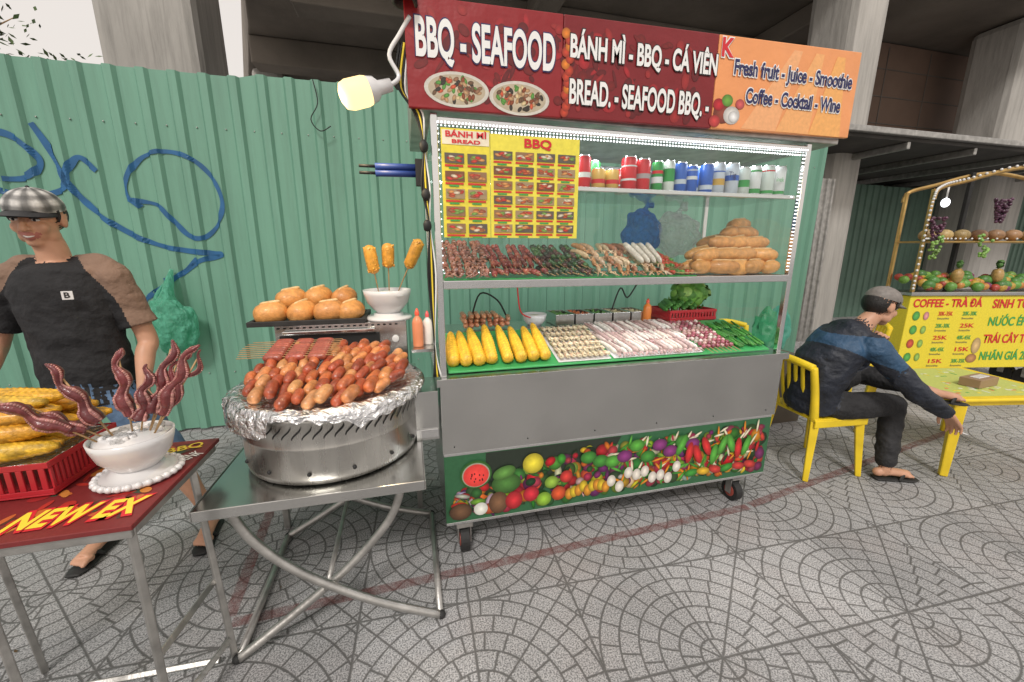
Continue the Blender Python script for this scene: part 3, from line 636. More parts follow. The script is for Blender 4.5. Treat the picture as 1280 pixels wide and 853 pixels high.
for r in range(3):
    for c in range(17):
        x=1.035+c*.031+R.uniform(-.006,.006);yy=1.82+r*.10;z=zc(yy)+.018+r*.003;sk=-.05
        col=R.choice([(.70,.64,.57),(.66,.55,.49),(.50,.36,.33),(.76,.71,.65)])
        P.saus((x,yy,z),(x+sk,yy+.12,z+.042),.014,'foodwet',jit(col,.12),ell=.55,taper=.25,bend=R.uniform(-.02,.06))
        if R.random()<.6: P.saus((x+.004,yy+.0,z+.009),(x+sk+.004,yy+.1,z+.045),.0032,'foodwet',jit((.32,.16,.15),.4),n=5)
        for q in range(4): P.tube([(x,yy,z),(x+R.uniform(-.012,.012),yy-.02,z+.004),(x+R.uniform(-.02,.02),yy-.032,z-.010)],[.005,.004,.002],'foodwet',jit((.55,.37,.35),.3),n=5)
f.done()
f=Thing('octopus_leg_skewers',(1.67,1.95,1.0));P=f.part('skewers')
for r in range(2):
    for c in range(7):
        x=1.575+c*.03;yy=1.81+r*.14;skewer(P,(x,yy,zc(yy)+.02),(x-.04,yy+.15,zc(yy+.15)+.03),6,.013,[(.36,.10,.13),(.5,.30,.28),(.26,.06,.08),(.62,.5,.45)],'foodwet',flat=.8)
f.done()
f=Thing('okra_pods',(1.88,1.95,1.0));P=f.part('pods')
for r in range(3):
    for c in range(11):
        x=1.785+c*.018;yy=1.81+r*.09+R.uniform(-.01,.01);P.saus((x,yy,zc(yy)+.014+r*.004+R.uniform(0,.01)),(x+R.uniform(-.04,.03),yy+.10,zc(yy+.1)+.02),.009,'leaf',jit((.05,.20,.03),.35),n=7,taper=.4)
f.done()
f=Thing('sausage_heap',(.45,2.25,1.1));P=f.part('sausages')
for i in range(22): 
    x=.30+(i%8)*.036;z=1.085+(i//8)*.025;P.saus((x,2.19+R.uniform(0,.04),z),(x+R.uniform(-.02,.02),2.32,z+.01),.016,'foodwet',jit((.56,.24,.13),.25))
f.done()
f=Thing('steel_food_containers',(1.1,2.3,1.1));P=f.part('pans',.002)
for i in range(5):
    x=.84+i*.125
    for a,b in(((x,2.2,1.062),(x+.115,2.205,1.13)),((x,2.39,1.062),(x+.115,2.395,1.13)),((x,2.205,1.062),(x+.005,2.39,1.13)),((x+.11,2.205,1.062),(x+.115,2.39,1.13))): P.bm(a,b,'steel')
    cc_=R.choice([(.5,.12,.03),(.6,.5,.3),(.1,.25,.05),(.3,.1,.05)])
    for q in range(40): P.ball((x+R.uniform(.015,.1),R.uniform(2.215,2.38),1.10+R.uniform(0,.02)),R.uniform(.008,.014),'foodwet',jit(cc_,.3),n=7,k=5)
f.done()
f=Thing('ceramic_bowl',(.72,2.27,1.1));P=f.part('bowl');P.lathe((.73,2.28,1.061),[(0,0),(.04,0),(.065,.03),(.075,.07),(.07,.07),(.06,.035),(0,.02)],'ceramic');P.ball((.73,2.28,1.105),(.06,.06,.02),'food',(.6,.55,.4));f.done()
f=Thing('sauce_bottle',(1.38,2.2,1.1));bottle(f.part('bottle'),(1.44,2.19,1.062),.025,.15,(.75,.22,.04));f.done()
f=Thing('vegetable_crate',(1.8,2.25,1.1));P=f.part('crate',.002)
def crate(P,x0,x1,y0,y1,z0,z1,col):
    P.bm((x0,y0,z0),(x1,y1,z0+.006),'plastic',col)
    for a,b in(((x0,y0),(x1,y0+.006)),((x0,y1-.006),(x1,y1)),((x0,y0+.006),(x0+.006,y1-.006)),((x1-.006,y0+.006),(x1,y1-.006))):
        P.bm((a[0],a[1],z1-.018),(b[0],b[1],z1),'plastic',col);P.bm((a[0],a[1],z0+.006),(b[0],b[1],z0+.02),'plastic',col)
        n=16
        for i in range(n):
            if b[0]-a[0]>b[1]-a[1]: xx=a[0]+(b[0]-a[0])*i/n;P.bm((xx,a[1],z0+.02),(xx+(b[0]-a[0])/n*.55,b[1],z1-.018),'plastic',col)
            else: yy=a[1]+(b[1]-a[1])*i/n;P.bm((a[0],yy,z0+.02),(b[0],yy+(b[1]-a[1])/n*.55,z1-.018),'plastic',col)
crate(P,1.60,1.95,2.18,2.42,1.062,1.13,(.55,.03,.04));f.done()
f=Thing('leafy_vegetables',(1.8,2.25,1.2));P=f.part('leaves')
leafclump(P,(1.82,2.3,1.21),(.16,.1,.11),220,[(.16,.36,.06),(.28,.48,.11),(.09,.25,.04)],.034)
for i in range(14): P.saus((1.58+i*.016,2.19,1.135+.014*(i%4)),(1.64+i*.018,2.36,1.15+.014*(i%3)),.017,'leaf',jit((.08,.24,.05),.3))
f.done()
f=Thing('spice_sauce_bottles',(.05,2,1.05));P=f.part('bottles');bottle(P,(.035,2.0,1.036),.026,.19,(.7,.25,.12));bottle(P,(.085,2.04,1.036),.024,.17,(.75,.7,.65),(.7,.1,.1));f.done()
# ------------------------------------------------------------ grill + stand
f=Thing('folding_steel_table',(-.35,1.75,.6));P=f.part('top',.006)
P.bm((-.74,1.40,.635),(.02,2.12,.652),'steel')
for a,b in(((-.74,1.395,.615),(.02,1.40,.655)),((-.745,1.395,.615),(-.74,2.12,.655)),((.02,1.395,.615),(.025,2.12,.655))): P.bm(a,b,'steel')
P=f.part('tubular_legs')
for yy,yf in((1.46,1.41),(2.04,2.09)):
    P.tube([(-.66,yy,.615),(-.60,yy,.47),(-.46,yy,.30),(-.20,(yy+yf)/2,.13),(.06,yf,.016)],.0165,'tube_steel',sub=6,n=12)
    P.tube([(-.06,yy+.035,.615),(-.12,yy+.035,.45),(-.28,yy+.035,.27),(-.48,(yy+yf)/2+.03,.13),(-.69,yf,.016)],.0165,'tube_steel',sub=6,n=12)
P.tube([(-.37,1.44,.22),(-.37,2.08,.22)],.010,'tube_steel')
P.tube([(.055,1.41,.02),(.06,2.09,.02)],.0145,'tube_steel');P.tube([(-.685,1.41,.02),(-.69,2.09,.02)],.0145,'tube_steel')
P.tube([(-.64,1.46,.60),(-.64,2.04,.60)],.012,'tube_steel');P.tube([(-.08,1.46,.60),(-.08,2.04,.60)],.012,'tube_steel')
for x,yy in((.06,1.41),(-.69,1.41),(.06,2.09),(-.69,2.09)): P.ball((x,yy,.018),.018,'rubber')
f.done()
gc=Vector((-.34,1.79,0));gr=.345
f=Thing('round_charcoal_grill',(-.34,1.79,.8));P=f.part('drum')
P.lathe(gc,[(0,.66),(gr*.93,.66),(gr*.985,.665),(gr,.69),(gr,.80),(gr*1.004,.803),(gr,.806),(gr,.90),(gr*1.02,.905),(gr*1.02,.925),(gr*.97,.925),(gr*.95,.88),(gr*.94,.80),(0,.80)],'steel_v',n=72)
P=f.part('vents')
for k in range(60):
    a0=2*pi*k/60;st=[]
    for j in range(7):
        t=j/6;a=a0+.05*math.sin((t-.5)*pi);z=.845+t*.045;ww=.011*math.sin(pi*(t*.9+.05))+.002
        for o in(-ww,ww): st.append(gc+Vector((math.cos(a+o)*(gr+.0015),math.sin(a+o)*(gr+.0015),z)))
    P.add(st,[(j*2,j*2+1,j*2+3,j*2+2) for j in range(6)],'dark')
for k in range(14):
    a=2*pi*k/14+.1;c=gc+Vector((math.cos(a)*(gr+.001),math.sin(a)*(gr+.001),.71));P.ball(c,(.008,.008,.008),'dark',n=8,k=6)
P=f.part('foil_lining')
vs=[];fs=[];NR=12;NA=170
prof=[(.20,.935),(.26,.937),(.30,.945),(.33,.955),(.352,.960),(.368,.955),(.376,.943),(.382,.928),(.385,.912),(.387,.895),(.389,.878),(.390,.862)]
for j,(r,z) in enumerate(prof):
    for k in range(NA):
        a=2*pi*k/NA;q=noise.noise(Vector((math.cos(a)*6,math.sin(a)*6,j*.5)));q2=noise.noise(Vector((math.cos(a)*16,math.sin(a)*16,j*.9)))
        rag=.25+.9*max(0,noise.noise(Vector((math.cos(a)*2.6,math.sin(a)*2.6,9))))+(.65 if 3.5<a<4.3 else 0)+.25*noise.noise(Vector((math.cos(a)*12,math.sin(a)*12,3)))
        zz=z+q*.010+q2*.010
        if j>5: zz=.955-(.955-zz)*max(.12,min(1,rag)); r2=r+q2*.010
        else: r2=r+q2*.004*j/3
        vs.append(gc+Vector((math.cos(a)*r2,math.sin(a)*r2,zz)))
for j in range(NR-1):
    for k in range(NA): fs.append((j*NA+k,j*NA+(k+1)%NA,(j+1)*NA+(k+1)%NA,(j+1)*NA+k))
P.add(vs,fs,'foil',smooth=True);P.lathe(gc,[(0,.93),(.21,.936)],'foil',n=40)
f.done()
f=Thing('grilled_sausages',(-.34,1.79,.97));P=f.part('sausages')
sc=[(.54,.14,.045),(.44,.09,.035),(.60,.23,.08),(.36,.07,.03),(.64,.30,.12)]
def gs(x,y,z,ang,l=.085,r=.0225,tl=.1):
    d=Vector((math.sin(ang)*math.cos(tl),-math.cos(ang)*math.cos(tl),-math.sin(tl)));c=Vector((x,y,z));base=jit(R.choice(sc),.15);of=R.random()*40
    def cf(t,k):
        q=.85+.45*(1 if t>.88 or t<.1 else 0)+.5*noise.noise(Vector((t*4+of,math.cos(k*6.28),math.sin(k*6.28))));return (min(1,base[0]*q),base[1]*q,base[2]*q)
    P.saus(c-d*l/2,c+d*l/2,r*R.uniform(.85,1.08),'foodwet',base,bend=R.uniform(-.05,.09),n=12,cols=cf)
for r in range(7):
    yy=1.508+r*.082
    hw=math.sqrt(max(0,.315**2-(yy-gc.y)**2))
    n=int(hw*2/.044)
    for i in range(n):
        x=gc.x-hw+hw*2*(i+.5)/n
        gs(x+R.uniform(-.005,.005),yy+R.uniform(-.012,.012),.974+.012*r+(.014 if i%2 else 0)-.2*abs(x-gc.x)**2,-.22+R.uniform(-.2,.2)-(x-gc.x)*.9,tl=R.uniform(.08,.34),l=R.uniform(.082,.102))
for i in range(9):
    yy=1.84+i*.026;P.tube([(-.72-R.uniform(0,.03),yy+.05,1.05+.003*i),(-.32,yy-.01,1.06+.003*i)],.002,'wood',n=5)
    for j in range(3): P.saus((-.62+j*.09,yy+.03-.01*j,1.05+.003*i),(-.54+j*.09,yy+.02-.01*j,1.052+.003*i),.017,'foodwet',jit((.34,.08,.05),.2),n=10)
f.done()
f=Thing('toaster_oven',(-.35,2.35,1.0));P=f.part('body',.006)
P.bm((-.66,2.2,.80),(-.02,2.52,1.135),'steel');P.bm((-.64,2.193,.84),(-.16,2.199,1.08),'dark');P.bm((-.62,2.17,1.09),(-.18,2.19,1.105),'chrome')
for z in(.88,.96,1.04): P.lathe((-.08,2.2,z),[(.018,0),(.018,.02),(0,.02)],'ceramic',rot=Matrix.Rotation(pi/2,3,'X'))
for i in range(20): P.bm((-.65+i*.03,2.194,1.115),(-.635+i*.03,2.1995,1.122),'dark')
f.done()
f=Thing('prep_table',(-.35,2.35,.4));P=f.part('frame',.004);P.bm((-.74,2.18,.76),(.02,2.56,.795),'steel')
for x in(-.72,-.0):
    for yy in(2.2,2.54): P.bm((x-.015,yy-.015,0),(x+.015,yy+.015,.76),'tube_steel')
P.bm((-.72,2.2,.2),(0,2.54,.215),'steel');f.done()
f=Thing('bread_roll_tray',(-.5,2.3,1.15));P=f.part('tray',.003)
P.bm((-.74,2.16,1.137),(-.24,2.46,1.145),'rubber')
for a,b in(((-.76,2.14,1.14),(-.22,2.16,1.165)),((-.76,2.46,1.14),(-.22,2.48,1.165)),((-.76,2.16,1.14),(-.74,2.46,1.165)),((-.24,2.16,1.14),(-.22,2.46,1.165))): P.bm(a,b,'rubber')
P=f.part('rolls')
for (x,yy,z,a) in((-.67,2.22,1.195,.2),(-.53,2.23,1.195,1.2),(-.40,2.22,1.195,.1),(-.30,2.24,1.19,1.0),(-.60,2.34,1.25,.6),(-.47,2.35,1.255,1.0),(-.34,2.35,1.25,1.3)): roll(P,(x,yy,z),.155,.058,a,.15,(.64,.29,.08))
f.done()
def bowl(P,c,r,h):
    P.lathe(c,[(0,0),(r*.5,0),(r*.52,h*.08),(r*.6,h*.14),(r*.86,h*.45),(r*.97,h*.8),(r,h),(r*.95,h),(r*.9,h*.75),(r*.6,h*.3),(0,h*.2)],'ceramic',n=40)
f=Thing('corn_dog_bowl',(-.11,2.25,1.2));P=f.part('bowl')
P.lathe((-.11,2.27,1.137),[(0,0),(.12,0),(.125,.01),(.115,.018),(.08,.02),(.075,.035),(0,.035)],'ceramic');bowl(P,(-.11,2.27,1.172),.125,.125)
P.ball((-.11,2.27,1.27),(.11,.11,.02),'ceramic',jit=.15)
P=f.part('corn_dogs')
for b,t,l in(((-.15,2.24,1.27),(-.185,2.22,1.53),.15),((-.10,2.26,1.27),(-.09,2.24,1.54),.13),((-.06,2.25,1.27),(.075,2.22,1.56),.17)):
    b=Vector(b);t=Vector(t);d=(t-b).normalized();P.tube([b,t],.003,'wood',n=6);c=jit((.70,.33,.045),.1);P.saus(t-d*l,t,.030,'food',c,n=14,taper=-.1)
    for k in range(80):
        u=R.random();a=R.uniform(0,6.28);o=d.orthogonal().normalized();o.rotate(Matrix.Rotation(a,3,d));P.ball(t-d*l*(.08+.84*u)+o*.028,R.uniform(.003,.006),'food',jit((.74,.37,.06),.3),n=5,k=4)
f.done()
# ------------------------------------------------------------ left banner table
f=Thing('banner_covered_table',(-1.1,1.42,.78));P=f.part('banner_top',.002)
P.bm((-1.62,1.165,.765),(-.755,1.70,.780),'printed',(.18,.02,.02))
I=f.part('artwork')
def flat(x,yy,z,rx,ry,col,ang=0):
    vs=[Vector((x,yy,z))]
    for k in range(12):
        a=2*pi*k/12;p=rx*math.cos(a);q=ry*math.sin(a);vs.append(Vector((x+p*math.cos(ang)-q*math.sin(ang),yy+p*math.sin(ang)+q*math.cos(ang),z)))
    I.add(vs,[(0,1+k,1+(k+1)%12) for k in range(12)],'printed',col)
for i in range(150): flat(R.uniform(-1.5,-.81),R.uniform(1.21,1.66),.7805+i*.000008,R.uniform(.01,.04),R.uniform(.005,.02),R.choice([(.42,.03,.02),(.30,.02,.02),(.5,.12,.03),(.08,.03,.02),(.55,.2,.04),(.05,.08,.05)]),R.uniform(0,3))
f.text('NEW EX',0,.30,0,.085,0,'ink_yellow',off=.004,rot=(0,0,.05),loc=(-.935,1.255,.7835),shear=.2);f.text('NEW EX',0,.31,0,.09,0,'ink_red',off=.012,rot=(0,0,.05),loc=(-.935,1.255,.7825),shear=.2)
f.text('FOOD & DRINK',0,.2,0,.05,0,'ink_white',off=.001,rot=(0,0,.9),loc=(-.83,1.5,.7835));f.text('BBQ',0,.11,0,.045,0,'ink_yellow',off=.001,rot=(0,0,.4),loc=(-.84,1.63,.7835))
P=f.part('steel_legs',.003)
def leg(a,b,w=.022): P.tube([a,b],w*.62,'tube_steel',n=4,smooth=False)
leg((-.775,1.19,.765),(-.78,1.18,0));leg((-.78,1.53,.765),(-.70,1.42,0));leg((-1.12,1.19,.765),(-1.15,1.24,0));leg((-1.35,1.5,.765),(-1.36,1.55,0));leg((-1.55,1.19,.765),(-1.56,1.2,0))
leg((-.75,1.42,.02),(-1.5,1.45,.02));leg((-.78,1.18,.10),(-.71,1.42,.10));leg((-.78,1.19,.32),(-.745,1.48,.32))
P.bm((-1.6,1.175,.735),(-.765,1.20,.764),'tube_steel');P.bm((-1.6,1.66,.735),(-.765,1.685,.764),'tube_steel');P.bm((-.79,1.2,.735),(-.765,1.66,.764),'tube_steel')
f.done()
f=Thing('octopus_skewer_bowl',(-.88,1.44,.85));P=f.part('bowl_and_plate');bc=Vector((-.885,1.455,.782))
P.lathe(bc,[(0,0),(.105,0),(.113,.008),(.105,.02),(.10,.016),(.09,.022),(.08,.018),(.065,.035),(0,.035)],'ceramic',n=48)
for k in range(28): P.ball(bc+Vector((math.cos(k*pi/14)*.107,math.sin(k*pi/14)*.107,.012)),(.0115,.0115,.011),'ceramic',n=8,k=6)
bowl(P,bc+Vector((0,0,.03)),.108,.115);P.ball(bc+Vector((0,0,.13)),(.098,.098,.02),'ceramic',jit=.15)
for k in range(40):
    a=R.uniform(0,6.28);q=R.uniform(0,.08);P.ball(bc+Vector((math.cos(a)*q,math.sin(a)*q,.147)),(.012,.012,.009),'bag_clear' if k%3 else 'ceramic',n=6,k=5,jit=.3)
P=f.part('octopus_tentacles')
def tent(b,t,r=.020,wob=.02):
    b=Vector(b);t=Vector(t);d=t-b;s=d.cross(Vector((0,1,0))).normalized();P.tube([b-d*.1,t-d*.15],.0028,'wood',n=6)
    pts=[];rr=[];ph=R.uniform(0,6)
    for i in range(13):
        u=i/12;pts.append(b+d*(.20+.80*u)+s*math.sin(u*13+ph)*wob*(.4+.6*u)+Vector((0,0,-.02*u*u)));rr.append(r*(.78+.22*math.sin(u*17+ph))*(1-.62*u**1.5))
    rr[-1]=.004
    P.tube(pts,rr,'foodwet',n=12,sub=3,col=jit((.17,.032,.035),.25),side=(0,1,0),ell=.7)
    PP,RR=cr(pts,rr,4)
    for i in range(1,len(PP)-1):
        tt=(PP[i+1]-PP[i-1]).normalized();o=tt.cross(Vector((0,1,0))).normalized()
        for sg in(-1,1): P.ball(PP[i]+Vector((0,-1,0))*RR[i]*.5+o*sg*RR[i]*.62,RR[i]*.24,'foodwet',jit((.40,.17,.15),.3),n=6,k=4)
for t in((-1.17,1.36,1.14),(-1.12,1.42,1.07),(-1.03,1.42,1.20),(-.87,1.45,1.23),(-.80,1.46,1.17),(-.73,1.48,1.24),(-.66,1.44,1.235)):
    b=Vector((-.885,1.445,.93))+Vector(((t[0]+.885)*.3,(t[1]-1.42)*.3,0));tent(b,t,.030,.013)
    if t[0]>-.75 : tent(b,(t[0]+.025,t[1],t[2]-.03),.018,.018)
f.done()
f=Thing('grilled_corn_basket',(-1.2,1.5,.9));P=f.part('basket',.002);crate(P,-1.48,-1.06,1.38,1.68,.785,.89,(.45,.02,.03))
P.bm((-1.47,1.39,.885),(-1.07,1.67,.888),'foil')
P=f.part('corn')
for L,(n,z) in enumerate(((6,.918),(5,.958),(4,.998),(3,1.03))):
    for i in range(n):
        yy=1.41+L*.03+i*.050;xr=-1.04-.03*R.random()-.015*L;corn(P,(xr-.24,yy-R.uniform(0,.06),z+.01),(xr,yy-.02+R.uniform(0,.04),z+R.uniform(0,.03)),.032,R.choice([(.84,.46,.025),(.78,.38,.025),(.84,.52,.04)]),char=.5)
f.done()
f=Thing('green_cutting_board',(-1.4,1.25,.8));f.part('board',.004).bm((-1.48,1.20,.786),(-1.17,1.33,.80),'plastic',(.05,.35,.08));f.done()
f=Thing('green_plastic_bag',(-1.8,3.6,1));P=f.part('bag')
P.ball((-1.78,3.60,.93),(.16,.09,.21),'bag_green',n=44,k=32,jit=.13,js=9);P.tube([(-1.80,3.62,1.08),(-1.78,3.64,1.22),(-1.76,3.69,1.36)],[.08,.035,.012],'bag_green',n=12,sub=4);P.tube([(-1.84,3.62,1.08),(-1.86,3.64,1.16),(-1.78,3.69,1.30)],[.05,.02,.01],'bag_green',n=10,sub=4);f.done()
# ------------------------------------------------------------ plastic chairs / table
def chair(name,o,ang,col=(.78,.56,.02)):
    T=Thing(name,o);P=T.part('moulded_plastic',.006);Rm=Matrix.Rotation(ang,3,'Z');O=Vector(o)
    def W(p): return O+Rm@Vector(p)
    P.box(W((0,0,.425)),(.40,.40,.02),'chairplastic',col,Rm);P.box(W((0,.2,.40)),(.40,.014,.05),'chairplastic',col,Rm);P.box(W((0,-.2,.40)),(.40,.014,.05),'chairplastic',col,Rm);P.box(W((.2,0,.40)),(.014,.38,.05),'chairplastic',col,Rm)
    for sx in(-1,1):
        for sy in(-1,1):
            P.tube([W((sx*.17,sy*.17,.42)),W((sx*.205,sy*.205,0))],[.036,.022],'chairplastic',col,n=4,smooth=False)
    for sy in(-1,1): P.tube([W((-.18,sy*.17,.42)),W((-.215,sy*.18,.60)),W((-.25,sy*.175,.78))],[.028,.024,.022],'chairplastic',col,n=8,sub=3)
    P.tube([W((-.25,-.175,.775)),W((-.275,0,.80)),W((-.25,.175,.775))],.026,'chairplastic',col,n=8,sub=5)
    for k in range(5):
        yy=-.11+k*.055;P.tube([W((-.19,yy,.43)),W((-.235,yy,.60)),W((-.268,yy,.78))],.017,'chairplastic',col,n=6,sub=3,side=Rm@Vector((0,1,0)),ell=.5)
    T.done();return T
chair('yellow_plastic_chair',(2.72,2.02,0),-.1);chair('yellow_plastic_chair',(2.95,3.15,0),pi/2+2.4);chair('yellow_plastic_chair',(4.3,3.0,0),2.6)
T=Thing('yellow_plastic_table',(3.90,1.88,0));P=T.part('moulded_plastic',.008);Rm=Matrix.Rotation(-.2,3,'Z');O=Vector((3.92,1.90,0));yc=(.78,.56,.02)
P.box(O+Vector((0,0,.55)),(.84,.72,.022),'chairplastic',yc,Rm);P.box(O+Vector((0,0,.52)),(.78,.66,.037),'chairplastic',yc,Rm)
for sx in(-1,1):
    for sy in(-1,1): P.tube([O+Rm@Vector((sx*.36,sy*.30,.51)),O+Rm@Vector((sx*.39,sy*.33,0))],[.045,.03],'chairplastic',yc,n=4,smooth=False)
Q=T.part('patterned_mat');Q.box(O+Rm@Vector((-.02,0,.5635)),(.74,.62,.003),'printed',(.50,.55,.14),Rm)
for i in range(60):
    p=O+Rm@Vector((R.uniform(-.34,.30),R.uniform(-.26,.26),.5655));Q.box(p,(R.uniform(.02,.05),.012,.0012+.0004*(i%3)),'printed',R.choice([(.7,.7,.6),(.1,.35,.08),(.75,.6,.05),(.7,.1,.05),(.7,.7,.6)]),Matrix.Rotation(-.2+R.choice([0,pi/2]),3,'Z'))
T.done()
f=Thing('napkin_box',(3.88,1.78,.6));P=f.part('box',.004);P.box((3.90,1.80,.597),(.24,.11,.06),'paint',(.30,.19,.11),Matrix.Rotation(.1,3,'Z'));P.box((3.90,1.80,.6295),(.14,.05,.006),'ceramic',rot=Matrix.Rotation(.1,3,'Z'))
f.done()
# ------------------------------------------------------------ fruit cart
FX0,FX1,FYa,FYb=5.08,7.0,3.0,3.30
K=Thing('fruit_smoothie_cart',(FX0,FYa,0));P=K.part('body',.006)
P.bm((FX0,FYa,.25),(FX1,FYb,1.04),'printed',(.78,.64,.04));P.bm((FX0-.02,FYa-.02,1.042),(FX1+.02,FYb,1.08),'steel')
for x in(5.2,6.7):
    for yy in(3.05,3.27): P.tube([(x-.03,yy,.11),(x+.03,yy,.11)],.11,'rubber',n=20,smooth=False);P.bm((x-.04,yy-.03,.11),(x+.04,yy+.03,.25),'tube_steel')
for x in(FX0,FX1-.03):
    for yy in(FYa,FYb-.03): P.bm((x,yy,1.08),(x+.03,yy+.03,2.1),'brass')
P.bm((5.75,FYb-.04,1.08),(5.79,FYb,2.3),'dark')
P.bm((FX0,FYa,1.58),(FX1,FYb,1.60),'brass')
P=K.part('arched_roof')
for yy in(FYa,FYb): P.tube([(FX0+.01,yy,2.0),(FX0+.05,yy,2.10),(FX0+.3,yy,2.17),(6.0,yy,2.30),(FX1-.3,yy,2.17),(FX1,yy,2.0)],.020,'brass',sub=8)
Lz=K.part('bead_lights')
pts,_=cr([(FX0-.02,FYa-.02,1.12),(FX0-.02,FYa-.02,1.6),(FX0-.01,FYa-.02,2.0),(FX0+.05,FYa-.02,2.12),(FX0+.3,FYa-.02,2.19),(6.0,FYa-.02,2.32),(FX1-.3,FYa-.02,2.19)],.01,9)
for i,p in enumerate(pts): Lz.ball(p,.013,'ceramic',n=6,k=4)
pts,_=cr([(FX0,FYa-.02,1.62),(5.5,FYa-.02,1.62),(FX1,FYa-.02,1.62)],.01,16)
for p in pts: Lz.ball(p,.010,'ceramic',n=6,k=4)
yy=FYa-.004
K.text('COFFEE - TRÀ ĐÁ',5.12,5.88,.96,.085,yy,'ink_red',off=.003)
for i,(t,c) in enumerate((('SINH TỐ 30K','ink_red'),('NƯỚC ÉP 35K','ink_green'),('TRÁI CÂY TƯƠI','ink_red'),('NHÃN GIÁ 20K','ink_green'))): K.text(t,6.00,6.62,.95-.19*i,.095,yy,c,off=.003)
for r in range(5):
    for c in range(2):
        K.text(['30K-35K','20K-30K','25K','40K-45K','15K'][(r+c)%5],5.42+c*.27,5.58+c*.27,.85-r*.13,.045,yy,['ink_red','ink_green'][(r+c)%2],off=.001)
        K.text('Smoothie',5.42+c*.27,5.55+c*.27,.80-r*.13,.022,yy,'ink_navy')
Q=K.part('printed_cups')
for r in range(4): 
    Q.disc(5.18,.83-r*.15,yy,.04,.05,R.choice([(.6,.1,.05),(.7,.45,.05),(.1,.4,.08)]));Q.disc(5.29,.83-r*.15,yy-.001,.03,.045,R.choice([(.7,.3,.3),(.3,.5,.1),(.7,.6,.2)]))
Q.disc(5.93,.5,yy,.05,.09,(.65,.45,.2));Q.disc(5.91,.36,yy-.001,.06,.05,(.5,.25,.1))
K.done()
f=Thing('assorted_fruit',(FX0,FYa,0));P=f.part('fruit')
for i in range(110):
    x=R.uniform(5.14,6.9);yy=R.uniform(3.05,3.25);c,r=R.choice([((.35,.05,.03),.04),((.07,.20,.04),.055),((.50,.32,.05),.045),((.45,.20,.04),.04),((.16,.32,.05),.045),((.2,.03,.1),.04),((.12,.28,.05),.05)])
    z=1.08+r+(yy-3.06)*.6;P.ball((x,yy,z),(r,r,r*.95),'food',jit(c,.25),n=12,k=8)
for i in range(9): P.ball((5.28+i*.19,3.16,1.66),(.075,.07,.06),'food',jit(R.choice([(.30,.16,.08),(.38,.26,.11),(.18,.30,.08)]),.2))
for x in(5.65,6.1):
    P.ball((x,3.10,1.24),(.05,.05,.08),'food',(.40,.25,.08),jit=.1);leafclump(P,(x,3.10,1.36),(.025,.025,.05),24,[(.1,.22,.06)],.025)
f.done();f.e.rotation_euler=(0,0,-.21)
f2=Thing('hanging_grapes',(FX0,FYa,0));P=f2.part('grapes')
for cx,cz,n,c in((5.15,1.82,40,(.08,.02,.05)),(5.78,2.0,90,(.07,.02,.05)),(5.17,1.64,30,(.2,.35,.08)),(5.7,1.66,30,(.2,.38,.08))):
    for i in range(n):
        t=R.random();a=R.uniform(0,6.28);q=.07*(1-t*.7);P.ball((cx+math.cos(a)*q,2.96+math.sin(a)*q*.6,cz-t*.22),.016,'foodwet',jit(c,.3),n=7,k=5)
f2.done();f2.e.rotation_euler=(0,0,-.21);K.e.rotation_euler=(0,0,-.21)
f=Thing('hanging_bulb',(5.35,3.0,2.0));P=f.part('bulb');P.ball((5.36,3.05,1.98),(.035,.035,.045),'led');P.tube([(5.36,3.05,2.02),(5.36,3.05,2.14)],.008,'ceramic');f.done()
f=Thing('patterned_shopping_bag',(3.0,2.8,.6));P=f.part('bag',.01)
P.ball((2.98,2.75,.80),(.10,.08,.20),'paint',(.03,.22,.10),n=20,k=14,jit=.2);P.ball((3.16,2.78,.82),(.08,.08,.20),'paint',(.05,.25,.18),n=20,k=14,jit=.2)
P.bm((2.82,2.62,0),(3.35,2.95,.60),'paint',(.10,.08,.06));f.done()
